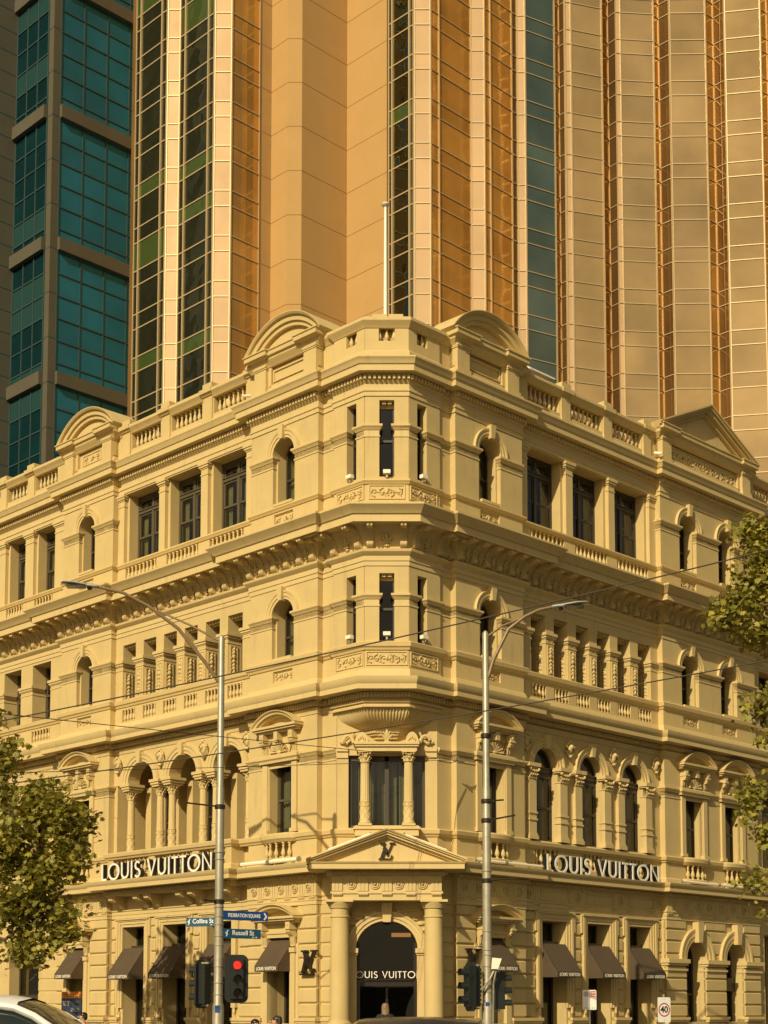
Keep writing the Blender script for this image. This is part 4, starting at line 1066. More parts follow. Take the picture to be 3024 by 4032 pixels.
def awning(F, side, c, hw, ztop, zbot, v0, proj, label=None):
    m = MB(); v1 = v0+proj; h = .15
    tb, tt = zbot+h, ztop
    for s in (-1, 1):
        u = c+s*hw; m.prismu(F, [(v0, ztop), (v1, tb), (v1, zbot), (v0, zbot)], min(u, u-s*.012), max(u, u-s*.012))
    m.hexa([F(c-hw, v0, ztop-.015), F(c+hw, v0, ztop-.015), F(c+hw, v1-.01, tb-.015), F(c-hw, v1-.01, tb-.015), F(c-hw, v0, ztop), F(c+hw, v0, ztop), F(c+hw, v1, tb), F(c-hw, v1, tb)])
    m.box(F, c-hw, c+hw, v1-.012, v1, zbot, tb)
    a = part('awning', m, 'awning', BLD, False, label=label)
    t = MB(); lettering(t, 'LOUIS VUITTON', .082, T_on(F, side, c, v1+.002, zbot+.035), .19, .004, .14, hw*1.66)
    part('lettering', t, 'letter', a, False)
awning(FL, -1, 1.87, .45, 3.44, 2.60, .08, .55); awning(FRt, 1, 1.87, .45, 3.44, 2.60, .08, .55); awning(FL, -1, 10.98, .45, 3.44, 2.55, .08, .55)
for c in F1C: awning(FL, -1, c, .51, 3.40, 2.50, -.05, .55); awning(FRt, 1, c, .51, 3.40, 2.50, -.05, .55)
def monogram(mb, T, s, d=.05):      # interlaced serif monogram
    for a, b, w in (((.30, 1.0), (.60, .28), .16), ((.88, 1.0), (.56, .28), .07)): ribbon(mb, [(a[0]*s, a[1]*s), (b[0]*s, b[1]*s)], w*s, T, d)
    for x in (.30, .88): ribbon(mb, [((x-.17)*s, .985*s), ((x+.17)*s, .985*s)], .07*s, T, d+.002)
    ribbon(mb, [(.42*s, .66*s), (.22*s, .06*s)], .15*s, T, d+.004)
    ribbon(mb, [(.05*s, .03*s), (.78*s, .03*s), (.86*s, .26*s)], .07*s, T, d+.006)
    ribbon(mb, [(.30*s, .66*s), (.56*s, .66*s)], .06*s, T, d+.002)
for F, side, u, v in LOGO:
    if side > 0 and abs(u) < 10:
        m = MB(); monogram(m, T_on(F, side, u-.32, v+.01, 3.58), .24, .01); part('monogram_decal', m, 'letter', BLD, False)
# 139 on the glass
def textobj(name, body, size, m, mtxw, parent=None, extrude=.004, offset=0., align='CENTER', sx=1.):
    cu = bpy.data.curves.new(name, 'FONT'); cu.body = body; cu.size = size; cu.extrude = extrude; cu.offset = offset; cu.align_x = align; cu.align_y = 'CENTER'
    o = bpy.data.objects.new(name, cu); COL.objects.link(o)
    bpy.context.view_layer.update()
    dg = bpy.context.evaluated_depsgraph_get(); me = bpy.data.meshes.new_from_object(o.evaluated_get(dg)); bpy.data.objects.remove(o)
    me.transform(Matrix.Diagonal((sx, 1, 1, 1))); me.materials.clear(); me.materials.append(M[m])
    return place(name, me, parent, mtxw)
def tm(F, side, u, v, z): return mtx(F, side, u, v, z) @ Matrix.Rotation(pi/2, 4, 'X')
textobj('street_number', '139', .42, 'curtain', tm(FL, -1, 14.0, -.31, 3.05), BLD, .003, .0, sx=.8)
# ============================================================ TOWERS BEHIND
def towerglass(name, tint, diff, mixf, rough=.03, bump=.0, bscale=.35, var=.25, alt=None):
    m = bpy.data.materials.new(name); m.use_nodes = True
    N = m.node_tree.nodes; L = m.node_tree.links; N.clear()
    o = N.new('ShaderNodeOutputMaterial'); mix = N.new('ShaderNodeMixShader'); df = N.new('ShaderNodeBsdfDiffuse'); gl = N.new('ShaderNodeBsdfGlossy')
    df.inputs[0].default_value = (*diff, 1); gl.inputs[0].default_value = (*tint, 1); gl.inputs['Roughness'].default_value = rough
    lw = N.new('ShaderNodeFresnel'); lw.inputs[0].default_value = 1.6
    ma = N.new('ShaderNodeMath'); ma.operation = 'MULTIPLY_ADD'; ma.use_clamp = True; ma.inputs[1].default_value = 1.0; ma.inputs[2].default_value = mixf
    L.new(lw.outputs[0], ma.inputs[0]); L.new(ma.outputs[0], mix.inputs[0])
    g = N.new('ShaderNodeNewGeometry')
    n = N.new('ShaderNodeTexNoise'); n.inputs['Scale'].default_value = bscale; n.inputs['Detail'].default_value = 1.5; L.new(g.outputs['Position'], n.inputs['Vector'])
    bp = N.new('ShaderNodeBump'); bp.inputs['Strength'].default_value = bump; bp.inputs['Distance'].default_value = .25
    L.new(n.outputs['Fac'], bp.inputs['Height']); L.new(bp.outputs[0], gl.inputs['Normal'])
    n2 = N.new('ShaderNodeTexNoise'); n2.inputs['Scale'].default_value = .25; n2.inputs['Detail'].default_value = 5; L.new(g.outputs['Position'], n2.inputs['Vector'])
    mr = N.new('ShaderNodeMapRange'); mr.inputs['From Min'].default_value = .3; mr.inputs['From Max'].default_value = .7; mr.inputs['To Min'].default_value = 1-var; mr.inputs['To Max'].default_value = 1+var
    L.new(n2.outputs['Fac'], mr.inputs[0]); vm = N.new('ShaderNodeVectorMath'); vm.operation = 'SCALE'; vm.inputs[0].default_value = diff
    at_ = N.new('ShaderNodeAttribute'); at_.attribute_name = 'pv'
    m1 = N.new('ShaderNodeMath'); m1.operation = 'MULTIPLY_ADD'; m1.inputs[1].default_value = var*.6; m1.inputs[2].default_value = 1; L.new(at_.outputs['Fac'], m1.inputs[0])
    m2 = N.new('ShaderNodeMath'); m2.operation = 'MULTIPLY'; L.new(m1.outputs[0], m2.inputs[0]); L.new(mr.outputs[0], m2.inputs[1])
    L.new(m2.outputs[0], vm.inputs['Scale']); L.new(vm.outputs[0], df.inputs[0])
    if alt:
        m3 = N.new('ShaderNodeMath'); m3.operation = 'GREATER_THAN'; m3.inputs[1].default_value = alt[1]; L.new(at_.outputs['Fac'], m3.inputs[0])
        cm_ = N.new('ShaderNodeMix'); cm_.data_type = 'RGBA'; L.new(m3.outputs[0], cm_.inputs[0]); L.new(vm.outputs[0], cm_.inputs[6]); cm_.inputs[7].default_value = (*alt[0], 1); L.new(cm_.outputs[2], df.inputs[0])
    L.new(df.outputs[0], mix.inputs[1]); L.new(gl.outputs[0], mix.inputs[2]); L.new(mix.outputs[0], o.inputs[0])
    return m
M['gglass'] = towerglass('gold_reflection_tone', (.80, .50, .20), (.42, .21, .045), .18, .05, .12, .2)  # tower glass with its orange mutual reflections painted into the diffuse
M['brglass'] = towerglass('brown_reflection_tone', (.6, .36, .14), (.10, .055, .018), .12, .05, .10, .3)  # same tower glass, the notches' darker reflection painted as brown
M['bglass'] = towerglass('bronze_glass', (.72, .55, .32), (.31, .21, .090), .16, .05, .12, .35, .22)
M['dglass'] = towerglass('dark_reflection_tone', (.80, .72, .45), (.006, .009, .004), .05, .015, .35, .5, .3, ((.035, .06, .012), .55))  # same tower glass, reflection of dark neighbours put in as near-black
M['tglass'] = towerglass('teal_reflection_tone', (.25, .60, .75), (.010, .10, .15), .08, .02, .05, .3)  # teal diffuse stands in for the reflected blue sky
M['tglass2'] = towerglass('teal_left_tone', (.16, .42, .40), (.003, .020, .024), .08, .02, .05, .3, .3, ((.02, .055, .05), .2))  # same office glass, diffuse darkened to offset sun on its left face
M['panel'] = towerglass('gold_panel', (.85, .66, .42), (.55, .37, .19), .10, .22, .10, .5, .10)
M['mull'] = mat('brass_mullion', (.55, .42, .22), .4, .4)
M['conc'] = mat('ochre_concrete', (.44, .265, .085), .85, var=.06, vscale=.4, bump=.1, bscale=4)
M['tstone'] = mat('grey_green_stone', (.085, .075, .045), .6, var=.1, vscale=.5)
M['tmull'] = mat('teal_mullion', (.03, .06, .055), .5)
def chain(x0, Y0, segs, yref=600):
    """plan polyline from ray directions: segs = [(x_end, heading deg, kind)]"""
    def k(x): p = at(x, yref, 100.); return p.x/100
    P = Vector((k(x0)*Y0, Y0)); out = []
    for x1, th, kind in segs:
        d = Vector((cos(radians(th)), sin(radians(th)))); r = k(x1)
        t = (r*P.y-P.x)/(d.x-r*d.y); Q = P+d*t; out.append((P, Q, kind)); P = Q
    return out
ZT = 98
def face(parent, P, Q, kind, z0, z1, rows, vm=0, mat_=None, mullm='mull', mw=.07, name='glass_face', md=.10, jamb=True):
    d = (Q-P); ln = d.length; d.normalize(); n = Vector((d.y, -d.x))
    F = lambda x, v, z: (P.x+d.x*x+n.x*v, P.y+d.y*x+n.y*v, z)
    m = MB(); zs = [z for z in rows if z0 < z < z1]; zz = [z0]+zs+[z1]
    m.grid([[F(0, 0, z), F(ln, 0, z)] for z in zz])
    o = part(name, m, mat_, parent, False, outward=(n.x, n.y, 0))
    if len(o.data.polygons) > 3:
        at_ = o.data.attributes.new('pv', 'FLOAT', 'FACE'); rnd = random.Random(int(P.x*100)); at_.data.foreach_set('value', [rnd.uniform(-1, 1) for _ in o.data.polygons])
    g = MB()
    for z in zs: g.box(F, 0, ln, -.02, md, z-mw/2, z+mw/2)
    if jamb:
        for x in ([0, ln] if ln > .3 else []): g.box(F, max(0, x-mw), min(ln, x+mw), -.02, md*1.15, z0, z1)
    for i in range(vm): x = ln*(i+1)/(vm+1); g.box(F, x-mw/2, x+mw/2, -.02, md, z0, z1)
    if g.v: part('mullion', g, mullm, o, False)
    return F, ln
GT = thing('gold_glass_tower', 'tall tower of folded bronze and gold glass bays rising behind the cream building', 'building', (0, 112, 0))
FH = 3.14; z00 = 1.9
rows_all = sorted([z00+i*FH for i in range(32)]+[z00+i*FH+1.08 for i in range(32)])
Y0 = 104.
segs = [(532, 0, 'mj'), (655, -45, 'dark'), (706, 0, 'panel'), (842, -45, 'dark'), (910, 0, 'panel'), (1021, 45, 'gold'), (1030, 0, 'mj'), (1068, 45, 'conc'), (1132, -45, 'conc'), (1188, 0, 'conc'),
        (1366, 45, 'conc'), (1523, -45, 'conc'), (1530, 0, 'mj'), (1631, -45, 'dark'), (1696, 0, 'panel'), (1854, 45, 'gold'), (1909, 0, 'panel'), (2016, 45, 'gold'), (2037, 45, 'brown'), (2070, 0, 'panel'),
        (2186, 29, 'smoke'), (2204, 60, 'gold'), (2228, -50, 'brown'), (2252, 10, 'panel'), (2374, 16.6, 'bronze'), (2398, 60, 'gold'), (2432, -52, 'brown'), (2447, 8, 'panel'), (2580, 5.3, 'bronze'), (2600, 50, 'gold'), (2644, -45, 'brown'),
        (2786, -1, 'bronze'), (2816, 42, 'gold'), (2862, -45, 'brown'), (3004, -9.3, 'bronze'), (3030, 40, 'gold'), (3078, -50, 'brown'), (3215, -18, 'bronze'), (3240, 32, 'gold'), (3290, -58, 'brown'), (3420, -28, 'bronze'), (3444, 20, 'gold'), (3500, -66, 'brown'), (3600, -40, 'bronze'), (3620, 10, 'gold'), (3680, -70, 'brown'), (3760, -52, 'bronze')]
pl = chain(517, Y0, segs)
M['sglass'] = towerglass('sky_reflection_tone', (.6, .6, .45), (.060, .085, .070), .05, .04, .12, .35, .3)  # same tower glass, blue-grey sky reflection painted into the diffuse
MT = {'smoke': 'sglass', 'dark': 'dglass', 'panel': 'panel', 'gold': 'gglass', 'bronze': 'bglass', 'brown': 'brglass', 'conc': 'conc', 'mj': 'mull'}  # glass kinds are one glass, toned by what each face reflects
cmb = MB()
for P, Q, k in pl:
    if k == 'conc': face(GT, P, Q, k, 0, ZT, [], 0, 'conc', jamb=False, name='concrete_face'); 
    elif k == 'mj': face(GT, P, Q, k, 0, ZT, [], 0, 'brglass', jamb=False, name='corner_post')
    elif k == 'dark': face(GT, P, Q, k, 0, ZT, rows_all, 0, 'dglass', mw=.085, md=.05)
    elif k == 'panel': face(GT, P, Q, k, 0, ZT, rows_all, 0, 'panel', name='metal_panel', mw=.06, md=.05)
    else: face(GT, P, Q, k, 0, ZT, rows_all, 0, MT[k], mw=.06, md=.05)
# extra posts inside the wide dark bays, joints in the concrete
for P, Q, k in pl:
    d = (Q-P).normalized(); n = Vector((d.y, -d.x)); ln = (Q-P).length
    F = lambda x, v, z: (P.x+d.x*x+n.x*v, P.y+d.y*x+n.y*v, z)
    if k == 'dark':
        for x in (ln*.17, ln*.84): cmb.box(F, x-.06, x+.06, 0, .11, 0, ZT)
    if k == 'gold' and ln > 2.5:
        for x in (ln*.2,): cmb.box(F, x-.04, x+.04, 0, .09, 0, ZT)
part('post', cmb, 'mull', GT, False)
jm = MB()
for P, Q, k in pl:
    if k != 'conc': continue
    d = (Q-P).normalized(); n = Vector((d.y, -d.x)); ln = (Q-P).length
    F = lambda x, v, z: (P.x+d.x*x+n.x*v, P.y+d.y*x+n.y*v, z)
    for i in range(32): jm.box(F, 0, ln, -.02, .006, z00+i*FH-.025, z00+i*FH+.025)
part('joint', jm, mat('concrete_joint', (.26, .14, .04), .9), GT, False)  # darker strips marking the concrete joints
bk = MB(); a, b = pl[0][0], pl[-1][1]
bk.poly([(a.x, a.y, ZT), (b.x, b.y, ZT), (b.x, 150, ZT), (a.x, 150, ZT)]); bk.poly([(a.x, a.y, 0), (a.x, 150, 0), (a.x, 150, ZT), (a.x, a.y, ZT)]); bk.poly([(b.x, b.y, 0), (b.x, 150, 0), (b.x, 150, ZT), (b.x, b.y, ZT)])
bk.poly([(a.x, 150, 0), (b.x, 150, 0), (b.x, 150, ZT), (a.x, 150, ZT)])
part('rear_wall', bk, 'conc', GT, False)
# ---- teal office building on the left
TB = thing('teal_office_building', 'dark teal glass office block with stone grid at the upper left', 'building', (-30, 135, 0))
tsegs = [(66, 45, 'stone'), (190, -45, 'g2'), (208, -45, 'pier'), (235, 45, 'pier'), (760, 45, 'g1')]
tp = chain(-330, 103, tsegs, 400)
# put the visible pier near 122 m
mod = 9.9; zb0 = 6.2
bands = [zb0+i*mod for i in range(11)]
rowsT = sorted([z+.75+.9 for z in bands]+[z+.75+.9+1.65*j for z in bands for j in range(1, 5)])
for P, Q, k in tp:
    if k in ('g1', 'g2'):
        ln = (Q-P).length
        F, ln = face(TB, P, Q, k, 0, 112, rowsT, 2 if k == 'g2' else int(ln/2.35), 'tglass' if k == 'g1' else 'tglass2', 'tmull', .09, 'glass_face', .06)
        for z in bands: m = MB(); m.box(F, 0, ln, -.1, .35, z, z+.95); part('stone_band', m, 'tstone', TB, False)
    else:
        F, ln = face(TB, P, Q, k, 0, 112, [], 0, 'tstone', name='stone_pier' if k == 'pier' else 'stone_wall', jamb=False)
        j = MB()
        for i in range(34 if k == 'pier' else 64): z = 3.0+i*(3.3 if k == 'pier' else 1.65); j.box(F, 0, ln, -.02, .012, z-.035, z+.035)
        part('joint', j, 'tmull', TB, False)
P = tp[0][0]; m = MB(); m.poly([(P.x, P.y, 0), (P.x-60, P.y+20, 0), (P.x-60, P.y+20, 112), (P.x, P.y, 112)])
part('side_wall', m, 'tstone', TB, False)
m = MB(); q = [tp[0][0]]+[s[1] for s in tp]; m.poly([(v.x, v.y, 112) for v in q]+[(q[-1].x, 200, 112), (P.x-60, 200, 112), (P.x-60, P.y+20, 112)]); part('roof', m, 'tstone', TB, False)
# ============================================================ GROUND
g = MB(); g.box(lambda x, y, z: (x, y, z), -900, 900, -400, 1500, -.3, -.155); struct('ground', g, 'asphalt')
g = MB(); g.poly([(-60, -60, -.151), (60, -60, -.151), (60, 33.2, -.151), (-60, 33.2, -.151)]); struct('road', g, 'asphalt')
ccr = MB()
def off(d_):    # footpath outline offset from the building line
    r = [wpt(-1, 40, d_), wpt(-1, -1.2, d_), wpt(1, -1.2, d_), wpt(1, 40, d_)]
    return r
o = off(3.6); inn = [wpt(-1, 40, -.6), wpt(-1, -1.5, -.6), wpt(1, -1.5, -.6), wpt(1, 40, -.6)]
ccr.grid([[(*p, 0) for p in o], [(*p, 0) for p in inn]]); struct('pavement', ccr, 'bluestone')
kb = MB(); sweep(kb, o, [(0, -.15), (.15, -.15), (.15, -.01), (.13, .0), (0, .002)]); struct('kerb', kb, 'kerb')
pm = MB()
for i in range(9): x = -5.2+i*1.2; pm.poly([(x, 24, -.147), (x+.6, 24, -.147), (x+.6, 29, -.147), (x, 29, -.147)])
pm.poly([(-30, 21.5, -.147), (30, 21.5, -.147), (30, 21.65, -.147), (-30, 21.65, -.147)]); struct('road_marking', pm, 'paint')
# ============================================================ SIGNS ON THE BUILDING
for side, F, lab, v in ((-1, FL, 'white block letters of the shop name standing on the balcony cornice at left', .78), (1, FRt, 'pale block letters of the shop name standing on the shopfront cornice at right', .42)):
    t = thing('shop_sign', lab, 'sign', F(6.4, v, 5.27), 0, 'large shop name signs')
    c = 6.38 if side < 0 else 6.25; wd = 5.0 if side < 0 else 5.05; h = .47; zb = 5.28 if side < 0 else 5.25
    bmb = MB(); lettering(bmb, 'LOUIS VUITTON', h, T_on(F, side, c, v-.14, zb), .145, .13, .13, wd); part('letter_body', bmb, 'blackm', t, False)
    fmb = MB(); lettering(fmb, 'LOUIS VUITTON', h, T_on(F, side, c, v-.008, zb), .115, .02, .13, wd); part('letter_face', fmb, 'whitem', t, False)
    r = MB(); r.box(F, c-2.55, c+2.6, v-.16, v-.08, zb-.07, zb-.03); r.box(F, c-2.55, c+2.6, v-.06, v-.0, zb-.05, zb-.02)
    for i in range(12): r.box(F, c-2.4+i*.44, c-2.34+i*.44, v-.3, v, zb-.10, zb-.04)
    part('rail', r, 'darkm', t, False)
t = thing('shop_sign', 'small white shop name letters across the dark arched doorway of the entrance', 'sign', (0, 37.9, 2.4))
m = MB(); lettering(m, 'LOUIS VUITTON', .17, T_on(FC, 0, .0, -.24, 2.42), .12, .02, .14, 1.75); part('letter_face', m, 'whitem', t, False)
m = MB(); m.box(FC, -.76, .76, -.3, -.27, 2.38, 2.4); part('rail', m, 'blackm', t, False)
def mono(label, T, s, loc, d):
    t = thing('monogram_sign', label, 'sign', loc, 0, 'dark metal monograms')
    m = MB(); monogram(m, T, s, d); part('monogram', m, 'darkm', t, False)
mono('small dark monogram in the middle of the entrance pediment', T_on(FX(37.12), 0, -.22, .26, 5.24), .40, (0, 36.8, 5.3), .06)
def T_face(F, side, u, v, z): return T_on(F, side, u, v, z)
pL = at(1174, 3822, 37.9); uL = .98
mono('dark metal monogram on the wall to the left of the entrance', T_on(FL, -1, 1.02, .21, 2.50), .60, FL(.9, .3, 2.5), .09)
mono('dark metal monogram right of the entrance, half hidden by a traffic signal', T_on(FRt, 1, .66, .21, 2.55), .60, FRt(.9, .3, 2.5), .09)
# tube lights on the pediment and cornice
def tube(label, a, b, r=.055):
    t = thing('tube_light', label, 'light fitting', a, 0, 'white tube lights on the cornice')
    m = MB(); m.tube([a, b], r, 12); part('tube', m, 'tube', t)
    A, B = Vector(a), Vector(b); d = (B-A).normalized()
    for p in (A-d*.02, B+d*.0): c = MB(); c.tube([p, p+d*.05], r*1.25, 12); part('end_cap', c, 'steel', t)
    for q in (.15, .85): c = MB(); c.tube([A+(B-A)*q, A+(B-A)*q-Vector((0, 0, r+.08))], .015, 6); part('foot', c, 'steel', t)
P3 = lambda F, u, v, z: tuple(F(u, v, z))
tube('white tube light lying on the left slope of the entrance pediment', (-1.42, 36.75, 5.43), (-.40, 36.75, 5.82)); tube('white tube light lying on the right slope of the entrance pediment', (.40, 36.75, 5.82), (1.42, 36.75, 5.43))
tube('white tube light on the cornice just left of the pediment', P3(FL, .78, .52, 5.37), P3(FL, 1.85, .52, 5.37)); tube('white tube light on the cornice, second to the left of the pediment', P3(FL, 1.95, .52, 5.37), P3(FL, 3.0, .52, 5.37))
tube('white tube light on the cornice just right of the pediment', P3(FRt, .78, .52, 5.35), P3(FRt, 1.9, .52, 5.35), .04); tube('white tube light on the cornice beside the first letter of the right sign', P3(FRt, 1.98, .52, 5.35), P3(FRt, 3.4, .5, 5.35), .04)
tube('white tube light on the cornice beyond the last letter of the right sign', P3(FRt, 9.7, .52, 5.35), P3(FRt, 11.6, .52, 5.35), .04); tube('white tube light on the far right end of the cornice', P3(FRt, 11.7, .52, 5.35), P3(FRt, 13.6, .52, 5.35), .04)
# small floodlights on the oriel sills
def flood(label, F, u, v, z):
    t = thing('floodlight', label, 'light fitting', F(u, v, z), 0, 'small floodlights on the oriel sills')
    m = MB(); m.box(F, u-.09, u+.09, v-.02, v+.10, z+.10, z+.19); part('lamp_head', m, 'tube', t, False)
    m = MB(); m.box(F, u-.025, u+.025, v+.0, v+.05, z, z+.10); part('bracket', m, 'steel', t, False)
for z, nm in ((14.70, 'upper'), (10.64, 'lower')):
    flood('small white floodlight in the middle of the %s oriel sill' % nm, FO, 0, .03, z); flood('small white floodlight on the left of the %s oriel sill' % nm, FL, -.6, .08, z); flood('small white floodlight on the right of the %s oriel sill' % nm, FRt, -.6, .08, z)
# security cameras on the parapet
for F, u, lab in ((FL, 3.3, 'small security camera on the parapet left of the nearer left arch'), (FRt, 9.3, 'small security camera on the right parapet beside the triangular pediment')):
    t = thing('security_camera', lab, 'camera', F(u, .1, 18.0), 0); m = MB()
    m.tube([F(u, .05, 18.02), F(u, .16, 18.04)], .02, 6); part('bracket', m, 'steel', t); m = MB(); m.tube([F(u-.05, .14, 18.04), F(u+.05, .34, 18.0)], .045, 8); part('camera_body', m, 'tube', t)
# flagpole
t = thing('flagpole', 'slim white flagpole with ball finial on the roof above the oriel', 'flagpole', (-.033, 38.5, 18.8))
m = MB(); m.lathe((-.033, 38.5, 17.6), [(.055, 0), (.05, 2.5), (.035, 4.9)], 12); part('pole', m, 'whitem', t)
m = MB(); m.lathe((-.033, 38.5, 22.5), [(.01, 0), (.08, .03), (.11, .07), (.08, .11), (.01, .13)], 12); part('finial', m, 'tube', t)
# roof hatch
t = thing('roof_hatch', 'open skylight flap with dark red underside on the right hand roof', 'hatch', FRt(3.6, -1.2, 19))
m = MB(); m.hexa([FRt(4.5, -1.5, 19.78), FRt(5.6, -1.5, 19.78), FRt(5.6, -.65, 19.42), FRt(4.5, -.65, 19.42), FRt(4.5, -1.5, 19.83), FRt(5.6, -1.5, 19.83), FRt(5.6, -.65, 19.47), FRt(4.5, -.65, 19.47)]); part('flap', m, 'whitem', t, False)
m = MB(); m.box(FRt, 4.6, 5.5, -1.45, -.8, 18.7, 19.3); part('frame', m, mat('hatch_red', (.06, .008, .008), .6), t, False)
# ============================================================ STREET FURNITURE
I3 = lambda x, y, z: (x, y, z)
def lampost(name_label, x, y, ztop, lean, arm, lum, armrise):
    t = thing('street_lamp', name_label, 'street lamp', (x, y, 0))
    m = MB(); m.lathe((x, y, 0), [(.16, 0), (.16, .05), (.125, .08), (.125, 1.72), (.10, 1.80), (.095, 3.6), (.09, 6.4), (.075, 6.45), (.068, ztop-.05), (.05, ztop), (.01, ztop+.03)], 20)
    part('pole', m, 'steel', t)
    s = 1 if arm > 0 else -1; a = MB(); L_ = abs(arm)
    top = Vector((x, y, ztop)); dirv = Vector((s*.94, -.34*0+.0, 0))
    pts = [(x+s*.06, y, ztop-1.0), (x+s*L_*.12, y, ztop-.62), (x+s*L_*.35, y, ztop-.05+armrise*.2), (x+s*L_*.6, y, ztop+armrise*.62), (x+s*L_*.8, y, ztop+armrise*.88), (x+s*L_, y, ztop+armrise)]
    a.tube(pts, .042, 8, .032); a.tube([(x+s*.05, y, ztop-.1), (x+s*L_*.25, y, ztop+.02+armrise*.2), (x+s*L_*.52, y, ztop+armrise*.52)], .026, 7, .02)
    part('arm', a, 'steel2', t)
    h = MB(); ln = .82; e = Vector((x+s*L_, y, ztop+armrise))
    rows = []
    for i, (q, w, hh, dz) in enumerate(((0, .05, .06, 0), (.03, .09, .08, .0), (.25, .10, .10, .02), (.28, .13, .09, .03), (.55, .16, .085, .07), (.75, .14, .06, .09), (.82, .06, .03, .09))):
        rows.append([(e.x+s*q, y+w*cos(t_)*1.0, e.z+dz+hh*(.6*sin(t_) if sin(t_) > 0 else .35*sin(t_))) for t_ in [2*pi*k/12 for k in range(12)]])
    h.grid(rows, True); h.poly(rows[0]); h.poly(rows[-1]); part('luminaire', h, 'lumin', t)
    d = MB(); d.box(I3, min(e.x+s*.3, e.x+s*.7), max(e.x+s*.3, e.x+s*.7), y-.11, y+.11, e.z-.01, e.z+.02); d.blob(I3, e.x+s*.2, y, e.z-.03, .06, .05, .05); part('lens', d, 'lens', t)
    return t
LP = lampost('tall grey street lamp at left carrying the street name signs, its arm reaching left', -3.60, 33, 9.75, 0, -2.7, 0, 1.1)
RP = lampost('tall grey street lamp at right of the entrance, its arm reaching right', 2.15, 33, 9.85, 0, 1.45, 0, .55)
def rods(t, x, y, lst):
    for z, dx, dz in lst: m = MB(); m.tube([(x, y-.05, z), (x+dx, y-.25, z+dz)], .02, 6); m.lathe((x, y, z-.05), [(.10, 0), (.115, .01), (.115, .09), (.10, .10)], 14); part('bracket_arm', m, 'darkm', t)
rods(LP, -3.6, 33, [(6.0, -.72, .06), (3.95, -.3, .02)])
rods(RP, 2.15, 33, [(7.55, .2, .05), (6.12, .35, .0), (5.70, .6, .09), (4.40, .62, .04)])
def bands(t, x, y, zs):
    for z in zs: m = MB(); m.lathe((x, y, z), [(.09, 0), (.112, .003), (.112, .022), (.09, .025)], 14); part('band', m, 'steel', t)
bands(LP, -3.6, 33, [3.82, 3.62, 3.45, 3.2, 3.0, 2.55, 2.2, 1.95, 4.85, 5.0]); bands(RP, 2.15, 33, [2.9, 2.8, 2.55, 2.0, 4.6, 3.3])
m = MB(); m.box(FX(32.87), -3.655, -3.555, 0, .004, 1.58, 1.73); part('sticker', m, 'blue', LP, False)
m = MB(); m.box(FX(32.868), -3.64, -3.57, 0, .006, 1.62, 1.70) if False else m.box(FX(32.87), 2.10, 2.18, 0, .004, 1.72, 1.80); part('sticker', m, 'blue', RP, False)
def blade(label, x0, z, w, h, ang, body, m_, txt, small=None, bold=0, arrow=False, sz=.6, group='street name blades'):
    """ang: heading of the blade to the viewer's right"""
    rot = Matrix.Rotation(ang, 4, 'Z'); base = Matrix.Translation((x0[0], x0[1], z)) @ rot
    t = thing('street_sign', label, 'sign', (x0[0], x0[1], z), 0, group)
    T = lambda x, v, zz: tuple(base @ Vector((x, -v, zz)))
    m = MB(); m.box(T, 0, w, -.012, .012, -h/2, h/2); part('sign_panel', m, m_, t, False)
    mt = base @ Matrix.Translation((w*.52 if not arrow else w*.46, -.016, .0 if not small else .015)) @ Matrix.Rotation(pi/2, 4, 'X')
    textobj('lettering', txt, h*sz, 'signback', mt, t, .002, .002, sx=.95 if not arrow else .72)
    if small: textobj('small_lettering', small, h*.22, 'signback', base @ Matrix.Translation((w*.83, -.016, -h*.36)) @ Matrix.Rotation(pi/2, 4, 'X'), t, .002, .001)
    if arrow:
        a = MB(); ribbon(a, [(w*.91, h*.36), (w*.96, 0), (w*.91, -h*.36)], .035, lambda x, d, zz: T(x, .013+d, zz), .004); part('arrow', a, 'signback', t, False)
    elif not arrow:
        a = MB(); ribbon(a, [(w*.07, -h*.3), (w*.10, -h*.05), (w*.085, h*.12), (w*.12, h*.36)], .02, lambda x, d, zz: T(x, .013+d, zz), .003); ribbon(a, [(w*.045, h*.1), (w*.09, -h*.1)], .015, lambda x, d, zz: T(x, .013+d, zz), .003); part('emblem', a, 'signback', t, False)
    return t
blade('bright blue direction blade reading FEDERATION SQUARE with a white arrow', (-3.50, 32.95), 3.66, 1.10, .20, radians(35), None, 'blue', 'FEDERATION SQUARE', None, -.002, True, .56)
blade('blue green street blade reading Collins St on the left of the pole', (-4.33, 33.25), 3.52, .78, .19, radians(-20), None, 'teal', 'Collins St', '89 - 139', -.001, False, .72)
blade('blue green street blade reading Russell St below the direction sign', (-3.50, 32.95), 3.27, .92, .205, radians(35), None, 'teal', 'Russell St', '33 - 43', -.001, False, .72)
